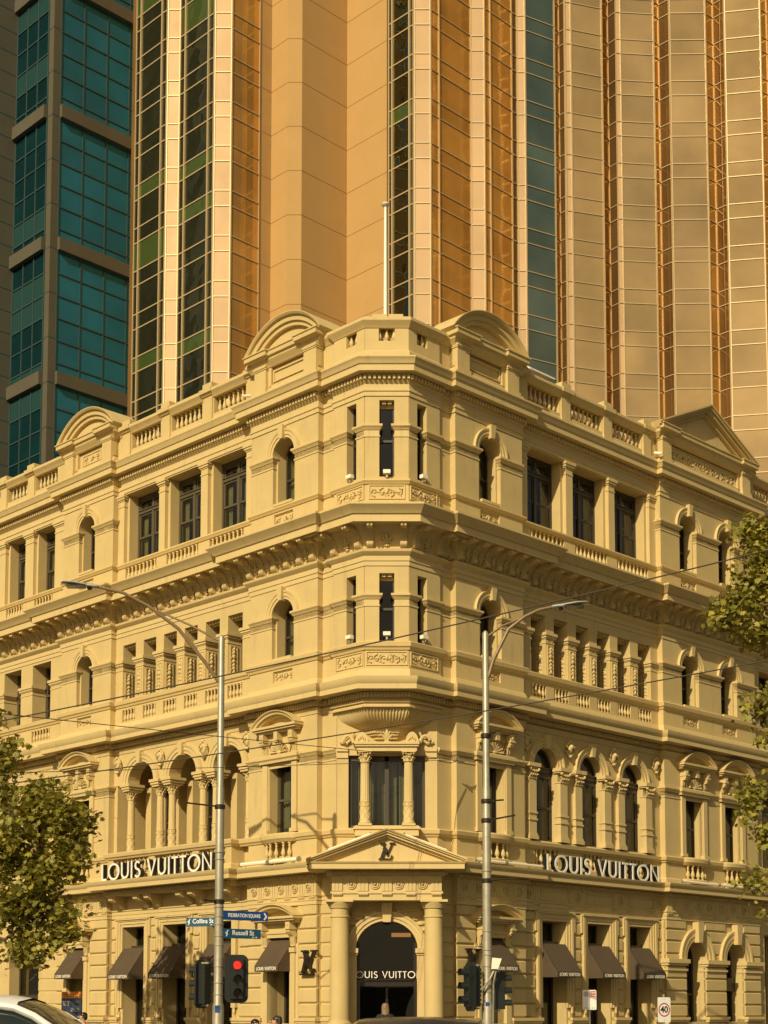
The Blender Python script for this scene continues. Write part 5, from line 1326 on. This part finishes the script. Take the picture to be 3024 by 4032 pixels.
# traffic signals
def signal(label, cx, cy, z0, h, w, face, lit=None, board=True):
    """face: heading (math angle) towards which the lenses look"""
    rot = Matrix.Translation((cx, cy, z0)) @ Matrix.Rotation(face+pi/2, 4, 'Z')
    T = lambda x, v, zz: tuple(rot @ Vector((x, -v, zz)))
    t = thing('traffic_signal', label, 'traffic signal', (cx, cy, z0), 0, 'traffic signals on the poles')
    m = MB(); r = w*.28; n = 6
    cor_ = []
    for (qx, qz, a0) in ((w/2-r, h-r, 0), (-w/2+r, h-r, 90), (-w/2+r, r, 180), (w/2-r, r, 270)):
        for i in range(n+1): a = radians(a0+90*i/n); cor_.append((qx+r*cos(a), qz+r*sin(a)))
    if board: m.prism(T, cor_, -.015, .015); part('backing_board', m, 'signal', t)
    m = MB(); hw = w*.27; m.box(T, -hw, hw, -.17, .10, h*.09, h*.92)
    for i in range(9): m.box(T, -hw*1.12, hw*1.12, -.185, -.165, h*.12+i*h*.088, h*.12+i*h*.088+h*.05)
    part('housing', m, 'signal', t)
    for i in range(3):
        zc = h*(.22+.28*i); R_ = h*.082
        l = MB(); l.poly([T(R_*cos(a), .112, zc+R_*sin(a)) for a in [2*pi*k/20 for k in range(20)]]); part('lens', l, 'redlamp' if (lit is not None and i == 2 and lit) else 'lens', t, False)
        vz = MB(); rr = R_*1.13
        rows = [[T(rr*cos(a), v, zc+rr*sin(a)) for a in [radians(-30+240*k/16) for k in range(17)]] for v in (.09, .26)]
        rows2 = [[T(rr*.95*cos(a), v, zc+rr*.95*sin(a)) for a in [radians(-30+240*k/16) for k in range(17)]] for v in (.26, .09)]
        vz.grid(rows+rows2); part('visor', vz, 'signal', t)
        if lit is False:
            lv = MB()
            for q in (-.5, 0, .5): lv.box(T, -R_*.8, R_*.8, .12, .24, zc+q*R_-.006, zc+q*R_+.006)
            part('louvre', lv, 'signal', t, False)
    for zz in (h*.06, h*.94): b = MB(); b.box(T, -.02, .02, -.2, 0, zz-.02, zz+.02); part('clamp', b, 'steel', t, False)
    return t
zof = lambda y, Y: at(1523, y, Y).z
signal('black traffic signal showing red, to the right of the left pole', -3.20, 32.85, zof(3950, 32.85), 1.03, .50, radians(-78), True)
signal('black traffic signal seen from behind, to the left of the left pole', -3.98, 33.1, zof(3970, 33.1), 1.03, .42, radians(150), False)
signal('black traffic signal with louvred hoods turned left, beside the right pole', 1.78, 32.8, zof(3982, 32.8), 1.04, .46, radians(205), False)
signal('small black traffic signal turned right, behind the right pole', 2.42, 33.15, zof(3990, 33.1), .95, .34, radians(10), None, False)
# cable box on the right pole
t = thing('cable_box', 'small white junction box with cables on the right pole beside the signal', 'junction box', (2.3, 32.85, 2.6)); m = MB(); m.hexa([(2.22, 32.85, 2.5), (2.36, 32.85, 2.5), (2.36, 32.72, 2.5), (2.22, 32.72, 2.5), (2.24, 32.85, 2.74), (2.44, 32.85, 2.72), (2.44, 32.72, 2.72), (2.24, 32.72, 2.74)]); part('box', m, 'tube', t, False)
m = MB(); m.tube([(2.3, 32.8, 2.52), (2.2, 32.78, 2.3), (2.02, 32.8, 2.05), (1.95, 32.85, 1.95)], .022, 6); m.tube([(2.33, 32.8, 2.5), (2.27, 32.85, 2.2), (2.26, 32.88, 1.2), (2.26, 32.88, .2)], .02, 6); part('cable', m, 'steel', t)
# 40 sign, taxi sign
def platesign(name, label, x, y, zc, w, h, ang, poleh):
    base = Matrix.Translation((x, y, zc)) @ Matrix.Rotation(ang, 4, 'Z'); T = lambda a, v, zz: tuple(base @ Vector((a, -v, zz)))
    t = thing(name, label, 'sign', (x, y, 0))
    r = .035; c = []
    for (qx, qz, a0) in ((w/2-r, h/2-r, 0), (-w/2+r, h/2-r, 90), (-w/2+r, -h/2+r, 180), (w/2-r, -h/2+r, 270)):
        for i in range(5): a = radians(a0+90*i/4); c.append((qx+r*cos(a), qz+r*sin(a)))
    m = MB(); m.prism(T, c, -.004, .004); part('sign_panel', m, 'signback', t, False)
    m = MB(); m.tube([(x, y+.04, 0), (x, y+.04, poleh)], .03, 10); part('post', m, 'steel', t)
    return t, base, T
t, B4, T4 = platesign('speed_sign', 'white speed sign with a red ring round the number 40', *tuple(at(2615, 3976, 40.5))[:2], zof(3976, 40.5), .40, .65, radians(25), 2.05)
m = MB(); ribbon(m, arcp(0, .0, .165, .165, 0, 352, 45), .03, lambda a, d, zz: T4(a, .005+d, zz), .003, True); part('ring', m, 'red', t, False)
textobj('number', '40', .235, 'ink', B4 @ Matrix.Translation((0, -.007, 0)) @ Matrix.Rotation(pi/2, 4, 'X'), t, .001, .006)
for s in (-1, 1): m = MB(); m.blob(T4, 0, .006, s*.27, .012, .006, .012); part('bolt', m, 'steel', t)
t, B4, T4 = platesign('parking_sign', 'white taxi zone parking plate on a short post', *tuple(at(2321, 3937, 39))[:2], zof(3937, 39), .36, .50, radians(8), 2.1)
m = MB(); m.box(T4, .02, .165, .004, .007, .07, .22); part('red_panel', m, 'red', t, False)
for i, s_ in enumerate(('TAXI', 'ZONE')): textobj('lettering', s_, .06, 'signback', B4 @ Matrix.Translation((.093, -.009, .175-.07*i)) @ Matrix.Rotation(pi/2, 4, 'X'), t, .001, .002)
m = MB(); ribbon(m, arcp(-.09, .145, .055, .055, 0, 350, 30), .012, lambda a, d, zz: T4(a, .005+d, zz), .003, True); m.box(T4, .0, .006, .004, .007, -.23, .23); m.box(T4, -.14, -.05, .004, .007, -.21, -.2); m.box(T4, .05, .14, .004, .007, -.21, -.2); part('symbols', m, 'ink', t, False)
textobj('lettering', 'S', .08, 'ink', B4 @ Matrix.Translation((-.09, -.009, .145)) @ Matrix.Rotation(pi/2, 4, 'X'), t, .001, .003)
# wayfinding pylon
px_ = at(284, 3905, 36.6); t = thing('wayfinding_sign', 'dark blue wayfinding pylon with an orange top on the left footpath', 'sign', (px_.x, 36.6, 0))
FP = FX(36.6); w2 = .235; zt = px_.z
m = MB(); m.box(FP, px_.x-w2, px_.x+w2, -.06, .06, .62, zt-.155); part('panel', m, 'navy', t, False)
m = MB(); m.box(FP, px_.x-w2, px_.x+w2, -.062, .062, zt-.155, zt); part('header', m, 'orange', t, False)
m = MB(); m.box(FP, px_.x-w2, px_.x+w2, -.062, .062, 0, .62) ; m.box(FP, px_.x-w2+.02, px_.x+w2-.02, .0, .064, .9, 1.42) ; part('map_panel', m, 'signback', t, False)
textobj('lettering', 'Chinatown\nprecinct', .045, 'navy', Matrix.Translation((px_.x-.1, 36.53, zt-.08)) @ Matrix.Rotation(pi/2, 4, 'X'), t, .001)
textobj('lettering', 'Parliament\nGardens\nRailway', .042, 'signback', Matrix.Translation((px_.x-.12, 36.53, zt-.27)) @ Matrix.Rotation(pi/2, 4, 'X'), t, .001)
textobj('lettering', 'Town Hall\nSwanston St', .042, 'signback', Matrix.Translation((px_.x+.09, 36.53, zt-.43)) @ Matrix.Rotation(pi/2, 4, 'X'), t, .001)
# ============================================================ OVERHEAD WIRES
def wire(label, pts, r=.022, sag=.1):
    w = thing('overhead_wire', label, 'wire', pts[0]); m = MB()
    A, B = Vector(pts[0]), Vector(pts[-1]); n = 40
    m.tube([A+(B-A)*i/n-Vector((0, 0, sag*4*(i/n)*(1-i/n))) for i in range(n+1)], r, 6); part('cable', m, 'wire', w)
    w['group'] = 'tram wires over the street'
wire('uppermost overhead wire crossing the whole front up to the right', [at(-300, 2897, 26), at(3300, 2097, 24)], .012, .12)
wire('second overhead wire crossing below the oriel and rising to the right', [at(-300, 3130, 26), at(3300, 2548, 24)], .011, .12)
wire('thin wire sloping down from the left to the bracket right of the corner window', [at(-200, 2788, 24), (at(1776, 2989, 37.4))], .008, .02)
wire('thin level wire ending at the bracket right of the corner window', [at(-200, 3048, 24), (at(1776, 2992, 37.4))], .007, .02)
t = thing('wire_anchor', 'small wall anchor holding two wires right of the corner window', 'bracket', at(1790, 2992, 37.6)); m = MB(); p = at(1790, 2992, 37.5); m.blob(I3, p.x, p.y, p.z, .05, .05, .05); m.tube([p, p+Vector((.25, .3, .0))], .02); m.tube([p, p-Vector((.12, .05, 0))], .03, 7, .015); part('fitting', m, 'steel', t)
# ============================================================ TREES
M['leaf'] = mat('plane_leaf', (.20, .185, .022), .55, var=.45, vscale=1.1)
M['leaf2'] = mat('plane_leaf_pale', (.36, .31, .045), .5, var=.35, vscale=2)
M['bark'] = mat('bark', (.09, .065, .035), .9, var=.2, vscale=6, bump=.3, bscale=30)
for k_ in ('leaf', 'leaf2'):
    m = M[k_]; N = m.node_tree.nodes; L = m.node_tree.links; b = N['Principled BSDF']; ou = [n for n in N if n.type == 'OUTPUT_MATERIAL'][0]
    tr = N.new('ShaderNodeBsdfTranslucent'); tr.inputs[0].default_value = (.34, .28, .03, 1) if k_ == 'leaf' else (.5, .38, .05, 1); ms = N.new('ShaderNodeMixShader'); ms.inputs[0].default_value = .28
    L.new(b.outputs[0], ms.inputs[1]); L.new(tr.outputs[0], ms.inputs[2]); L.new(ms.outputs[0], ou.inputs[0])
LEAF = [(0, -.5), (.12, -.42), (.42, -.40), (.30, -.18), (.55, .02), (.27, .10), (.30, .34), (.10, .28), (0, .58), (-.10, .28), (-.30, .34), (-.27, .10), (-.55, .02), (-.30, -.18), (-.42, -.40), (-.12, -.42)]
def leafpoly(rnd, p, size):
    n = Vector((rnd.gauss(0, .7), rnd.gauss(-.15, .7), rnd.uniform(.2, 1.4))).normalized(); a = n.orthogonal().normalized(); a = Matrix.Rotation(rnd.uniform(0, 2*pi), 3, n) @ a; b = n.cross(a)
    s = size*rnd.uniform(.65, 1.25); c = rnd.uniform(.15, .45)
    return [tuple(p+a*x*s+b*y*s+n*(-c*(x*x+y*y)*s)) for x, y in LEAF]
def tree(label, base, limbs, clusters, seed, leaf=.155):
    rnd = random.Random(seed); t = thing('plane_tree', label, 'tree', base, 0, 'plane trees by the building')
    m = MB()
    for pts, r0, r1 in limbs: m.tube(pts, r0, 8, r1)
    cl = MB(); cl2 = MB(); tw = MB()
    for c, rad, n in clusters:
        c = Vector(c); n = int(n*1.35); nb = max(3, n//26)
        for _ in range(nb):
            d = Vector((rnd.gauss(0, 1), rnd.gauss(0, 1), rnd.gauss(0, 1))).normalized()*rnd.random()**.45
            q = c+Vector((d.x*rad[0], d.y*rad[1], d.z*rad[2]))
            tw.tube([c+(q-c)*.1, (c+q)/2+Vector((0, 0, .04)), q], .012, 4, .004)
            k = max(5, n//nb)
            for _ in range(k):
                e = q+Vector((rnd.gauss(0, .19), rnd.gauss(0, .19), rnd.gauss(0, .15)))
                (cl2 if rnd.random() < .25 else cl).poly(leafpoly(rnd, e, leaf))
    part('trunk', m, 'bark', t); part('twigs', tw, 'bark', t)
    me = bpy.data.meshes.new('crown'); me.from_pydata(cl.v+cl2.v, [], cl.f+[tuple(i+len(cl.v) for i in f) for f in cl2.f]); me.materials.append(M['leaf']); me.materials.append(M['leaf2'])
    for i, f in enumerate(me.polygons): f.material_index = 0 if i < len(cl.f) else 1
    place('crown', me, t)
YL = 35.5
def A(x, y, Y=YL): return tuple(at(x, y, Y))
tb = (-10.6, 36.0, 0)
tree('leafy plane tree filling the lower left corner in front of the building', tb,
     [([tb, (-10.5, 36, 2.0), (-10.3, 36, 3.6)], .2, .13), ([(-10.3, 36, 3.6), A(40, 3560), A(160, 3430), A(155, 3250), A(150, 3120)], .07, .02), ([(-10.3, 36, 3.4), A(20, 3700), A(140, 3600), A(260, 3500)], .06, .015),
      ([(-10.3, 36, 3.6), (-10.4, 36, 6), A(-40, 2900)], .1, .03), ([A(20, 3600), A(120, 3640), A(240, 3560)], .03, .01), ([A(150, 3430), A(230, 3330), A(300, 3280)], .03, .01)],
     [(A(170, 3180), (.75, .8, .55), 560), (A(60, 3290), (.6, .9, .7), 420), (A(260, 3240), (.55, .7, .55), 430), (A(180, 3420), (.85, .9, .6), 620), (A(290, 3400), (.35, .6, .5), 220), (A(60, 3560), (.6, .9, .6), 480), (A(190, 3590), (.7, .8, .5), 470), (A(250, 3680), (.35, .6, .35), 170), (A(90, 3740), (.55, .8, .35), 300), (A(-60, 3400), (.8, .9, 1.2), 500), (A(20, 3090), (.35, .5, .6), 220), (A(10, 2960), (.28, .5, .45), 170), (A(-130, 3100), (.8, .9, .9), 400), (A(-30, 2860), (.2, .4, .3), 90), (A(-160, 3650), (.8, .8, .6), 300)], 11)
YR = 37.0
def A2(x, y, Y=37.5): return tuple(at(x, y, Y))
tb = (10.6, 38.0, 0)
tree('leafy plane tree entering the picture from the right edge', tb,
     [([tb, (10.55, 38, 3.5), (10.5, 38, 8)], .2, .11), ([(10.5, 38, 8), A2(3040, 2500), A2(2930, 2300), A2(2930, 2180)], .08, .02), ([(10.5, 38, 7), A2(3020, 2760), A2(2960, 2720)], .05, .015), ([(10.5, 38, 5), A2(3060, 3150), A2(2960, 3120)], .05, .015), ([(10.5, 38, 8), (10.6, 38, 11), A2(3010, 2010)], .08, .02)],
     [(A2(2960, 2100), (.35, .6, .45), 300), (A2(2990, 2260), (.5, .8, .6), 520), (A2(2920, 2370), (.55, .7, .3), 420), (A2(2870, 2440), (.3, .5, .22), 170), (A2(2990, 2480), (.4, .7, .3), 260), (A2(3080, 2200), (.6, .8, 1.0), 420), (A2(3080, 2700), (.6, .8, .8), 300), (A2(2990, 2790), (.28, .5, .3), 110), (A2(3020, 2920), (.2, .4, .25), 60), (A2(2985, 3120), (.38, .5, .3), 170), (A2(2930, 3190), (.2, .3, .15), 45), (A2(3010, 3290), (.2, .4, .3), 110), (A2(2990, 3480), (.25, .4, .3), 110), (A2(3020, 3600), (.15, .3, .2), 30), (A2(3100, 3300), (.6, .8, 1.0), 260), (A2(3140, 2450), (.6, .8, 1.0), 260)], 23)
# ============================================================ PEOPLE
M['skin'] = mat('skin', (.42, .25, .14), .5)
def skinned(name, pts, edges, rad, m, parent, mtxw, sub=2):
    me = bpy.data.meshes.new(name); me.from_pydata(pts, edges, []); o = bpy.data.objects.new(name, me); COL.objects.link(o)
    sk = o.modifiers.new('Skin', 'SKIN'); sk.use_smooth_shade = True
    for i, r in enumerate(rad): me.skin_vertices[0].data[i].radius = (r if isinstance(r, tuple) else (r, r))
    me.skin_vertices[0].data[0].use_root = True
    o.modifiers.new('Sub', 'SUBSURF').levels = sub
    bpy.context.view_layer.update(); dg = bpy.context.evaluated_depsgraph_get(); nm = bpy.data.meshes.new_from_object(o.evaluated_get(dg)); bpy.data.objects.remove(o)
    nm.materials.clear(); nm.materials.append(M[m]); nm.polygons.foreach_set('use_smooth', [True]*len(nm.polygons))
    return place(name, nm, parent, mtxw)
def person(label, x, y, h, face, hair, top, legs, hairlen=.0, z=0):
    t = thing('person', label, 'person', (x, y, z)); k = h/1.72
    W_ = Matrix.Translation((x, y, z)) @ Matrix.Rotation(face+pi/2, 4, 'Z') @ Matrix.Scale(k, 4)     # faces -y locally
    P = [(0, 0, .95), (0, .0, 1.10), (0, .01, 1.28), (0, .01, 1.42), (0, .0, 1.50), (0, -.02, 1.60), (0, -.02, 1.68)]
    Ed = [(i, i+1) for i in range(6)]; Rr = [(.15, .11), (.13, .10), (.16, .11), (.13, .08), (.05, .05), (.075, .09), (.06, .075)]
    for s in (-1, 1):
        b = len(P); P += [(s*.17, .01, 1.41), (s*.22, .03, 1.15), (s*.21, -.06, .92), (s*.20, -.09, .82)]; Ed += [(3, b), (b, b+1), (b+1, b+2), (b+2, b+3)]; Rr += [.055, .042, .03, (.02, .035)]
        for q in range(4): f0 = len(P); P += [(s*(.19+.0), -.115+.018*q, .79), (s*.19, -.12+.02*q, .745-.008*abs(q-1))]; Ed += [(b+3, f0), (f0, f0+1)]; Rr += [.010, .008]
        f0 = len(P); P += [(s*.165, -.10, .80), (s*.155, -.115, .765)]; Ed += [(b+3, f0), (f0, f0+1)]; Rr += [.011, .009]
        b = len(P); P += [(s*.09, 0, .88), (s*.10, -.01, .48), (s*.10, .02, .09), (s*.11, -.12, .04)]; Ed += [(0, b), (b, b+1), (b+1, b+2), (b+2, b+3)]; Rr += [.085, .058, .038, (.03, .04)]
    skinned('body', P, Ed, Rr, 'skin', t, W_)
    T = lambda a, v, zz: tuple(W_ @ Vector((a, -v, zz)))
    f = MB(); f.blob(T, 0, .115, 1.615, .014, .022, .025, 8, 5); part('nose', f, 'skin', t)
    for s in (-1, 1): f = MB(); f.blob(T, s*.078, .02, 1.62, .012, .02, .03, 6, 4); part('ear', f, 'skin', t)
    for s in (-1, 1): f = MB(); f.blob(T, s*.03, .092, 1.64, .012, .008, .007, 6, 4); part('eye', f, 'ink', t)
    f = MB(); f.blob(T, 0, .095, 1.565, .024, .008, .006, 6, 4); part('mouth', f, 'ink', t)
    TP = [(0, 0, .92), (0, 0, 1.10), (0, .01, 1.28), (0, .01, 1.43)]; TE = [(0, 1), (1, 2), (2, 3)]; TR = [(.165, .125), (.15, .12), (.175, .125), (.14, .09)]
    for s in (-1, 1): b = len(TP); TP += [(s*.18, .01, 1.41), (s*.225, .03, 1.15), (s*.213, -.05, .94)]; TE += [(3, b), (b, b+1), (b+1, b+2)]; TR += [.065, .052, .04]
    skinned('top', TP, TE, TR, top, t, W_)
    LP_ = [(0, 0, .97)]; LE = []; LR = [(.158, .12)]
    for s in (-1, 1): b = len(LP_); LP_ += [(s*.09, 0, .86), (s*.10, -.01, .48), (s*.10, .02, .10)]; LE += [(0, b), (b, b+1), (b+1, b+2)]; LR += [.095, .068, .055]
    skinned('trousers', LP_, LE, LR, legs, t, W_)
    hm = MB(); hm.blob(T, 0, -.02, 1.665, .088, .10, .075, 14, 8); hm.blob(T, 0, -.06, 1.62, .085, .06, .09, 12, 7)
    if hairlen:
        rows = []
        for i in range(7):
            q = i/6; zz = 1.70-hairlen*q; w = .078*(1+.45*q-.35*q*q)
            rows.append([T(w*cos(a)*1.05, -.055+.05*sin(a)-.02*q, zz+.01*sin(a*5)) for a in [2*pi*j/16 for j in range(16)]])
        hm.grid(rows, True); hm.poly(rows[-1])
    part('hair', hm, hair, t, True, 60)
M['blonde'] = mat('blonde_hair', (.20, .125, .055), .5, var=.4, vscale=40); M['black_hair'] = mat('black_hair', (.010, .008, .006), .35); M['brown_hair'] = mat('dark_brown_hair', (.03, .02, .012), .45)
M['blackc'] = mat('black_cloth', (.012, .012, .014), .8); M['redc'] = mat('red_jacket', (.62, .045, .015), .6); M['greyc'] = mat('grey_cloth', (.06, .06, .065), .8)
p = at(1517, 3952, 38.0); person('person with long blonde hair seen from behind in the dark entrance doorway', p.x, 38.0, p.z-.02, radians(92), 'blonde', 'blackc', 'blackc', .24, .02)
p = at(1006, 4011, 30); person('person with short black hair, only the top of the head in view', p.x, 30, p.z+.13, radians(-60), 'black_hair', 'greyc', 'blackc', 0, -.15)
p = at(1088, 3998, 29.6); person('person with shoulder length dark hair facing left', p.x, 29.6, p.z+.13, radians(185), 'brown_hair', 'blackc', 'greyc', .26, -.15)
p = at(322, 3988, 36.2); person('person in a bright red jacket half hidden by the wayfinding pylon', p.x+.03, 36.2, p.z, radians(190), 'black_hair', 'redc', 'blackc', 0, 0)
# ============================================================ CARS
M['whitecar'] = mat('white_car_paint', (.78, .78, .74), .25, spec=.6); M['blackcar'] = mat('dark_car_paint', (.012, .016, .028), .18, spec=.7); M['carglass'] = mat('car_glass', (.012, .02, .016), .08, spec=.8); M['tyre'] = mat('tyre', (.015, .015, .015), .9)
def car(label, x, y, head, L_, Wd, prof, roofz, pm, z0=-.15, belt=.95, cab=(.30, .38, .80, .93)):
    """loft of cross sections along the length; prof: (s, top z) pairs of the bonnet/boot line; cab: windscreen foot, roof front, roof rear, rear window foot"""
    Mx = Matrix.Translation((x, y, z0)) @ Matrix.Rotation(head, 4, 'Z')
    T = lambda a, v, zz: tuple(Mx @ Vector((a, v, zz)))
    t = thing('parked_car' if 'dark' in label else 'van', label, 'car' if 'dark' in label else 'van', (x, y, z0))
    m = MB(); rows = []
    for s, zt in prof:
        w = Wd/2*(1-.10*abs(2*s-1)**4); a = (s-.5)*L_
        rows.append([T(a, -w*.96, .22), T(a, -w, .45), T(a, -w*.98, zt-.14), T(a, -w*.88, zt-.02), T(a, -w*.4, zt+.02), T(a, w*.4, zt+.02), T(a, w*.88, zt-.02), T(a, w*.98, zt-.14), T(a, w, .45), T(a, w*.96, .22)])
    m.grid(rows); m.poly(rows[0]); m.poly(rows[-1]); m.grid([[r[0] for r in rows], [r[-1] for r in rows]]); part('body', m, pm, t, True, 50)
    c0, c1, c2, c3 = [(c-.5)*L_ for c in cab]
    def section(a, zt, wt): return [T(a, -Wd/2*.93, belt), T(a, -wt, zt-.07), T(a, -wt*.82, zt-.01), T(a, 0, zt+.03), T(a, wt*.82, zt-.01), T(a, wt, zt-.07), T(a, Wd/2*.93, belt)]
    g = MB(); rows = []
    n = 6
    for i in range(n+1): q = i/n; rows.append(section(c0+(c1-c0)*q, belt+.06+(roofz-belt-.06)*sin(q*pi/2), Wd/2*(.90-.14*q)))
    for i in range(1, 4): rows.append(section(c1+(c2-c1)*i/3, roofz+(.02 if i < 3 else -.02), Wd/2*.76))
    for i in range(1, n+1): q = i/n; rows.append(section(c2+(c3-c2)*q, roofz-.02-(roofz-belt-.1)*q*q, Wd/2*(.76+.14*q)))
    g.grid(rows); part('windows', g, 'carglass', t, True, 60)
    rfm = MB(); r2 = [[tuple(Vector(p)+Vector((0, 0, .012))) for p in r[1:6]] for r in rows[n-1:n+5]]; rfm.grid(r2)
    for k_ in (1, 5):
        rfm.tube([tuple(Vector(r[k_])+Vector((0, 0, .01))) for r in rows[:n+1]], .04, 6)
        rfm.tube([tuple(Vector(r[k_])) for r in rows[n+3:]], .035, 6)
    for i in (n+1, n+2):
        for k_ in (0, 6): rfm.tube([rows[i][k_], rows[i][1 if k_ == 0 else 5]], .035, 6)
    part('roof', rfm, pm, t, True, 60)
    for sx in (.19, .81):
        for s in (-1, 1):
            wm_ = MB(); a = (sx-.5)*L_
            prof_ = [(.31, -.1), (.33, -.06), (.33, .06), (.31, .1), (.2, .1), (.18, .07), (.05, .09)]
            rws = [[T(a+r*cos(2*pi*k/20), s*(Wd/2-.12)+v, .33+r*sin(2*pi*k/20)) for k in range(20)] for r, v in prof_]
            wm_.grid(rws, True); w_ = part('wheel', wm_, 'tyre', t)
            rr = MB(); rr.grid([[T(a+r*cos(2*pi*k/20), s*(Wd/2-.01)+0, .33+r*sin(2*pi*k/20)) for k in range(20)] for r in (.2, .03)], True); part('rim', rr, 'lumin', w_)
    for s in (-1, 1):
        hl = MB(); hl.blob(lambda a, b, c: T(a, b, c), -L_/2+.08, s*Wd*.34, .68, .06, .16, .08); part('headlight', hl, 'glass', t)
        hl = MB(); hl.blob(lambda a, b, c: T(a, b, c), L_/2-.05, s*Wd*.36, .8, .05, .12, .1); part('tail_light', hl, 'red', t)
        mi = MB(); mi.blob(lambda a, b, c: T(a, b, c), c0+.5, s*(Wd/2+.08), belt+.1, .06, .1, .08); part('mirror', mi, pm, t)
SED = [(0, .62), (.04, .72), (.12, .84), (.28, .95), (.35, .97), (.85, .98), (.95, .93), (1, .80)]
c_ = at(1500, 4016, 20.5)
car('dark car passing in front of the entrance, only its roof in view', c_.x+.25, 20.5, 0, 4.5, 1.78, SED, c_.z+.13, 'blackcar', belt=.93, cab=(.26, .40, .70, .88))
VAN = [(0, .7), (.04, .95), (.12, 1.08), (.2, 1.12), (.9, 1.15), (1, 1.1)]
v_ = at(0, 3928, 15.5)
car('white van in the lower left corner with its sloping windscreen pillar in view', v_.x-.50, 15.5, pi, 4.6, 1.85, VAN, v_.z+.13, 'whitecar', belt=1.05, cab=(.12, .36, .93, .97))
bpy.context.view_layer.update()
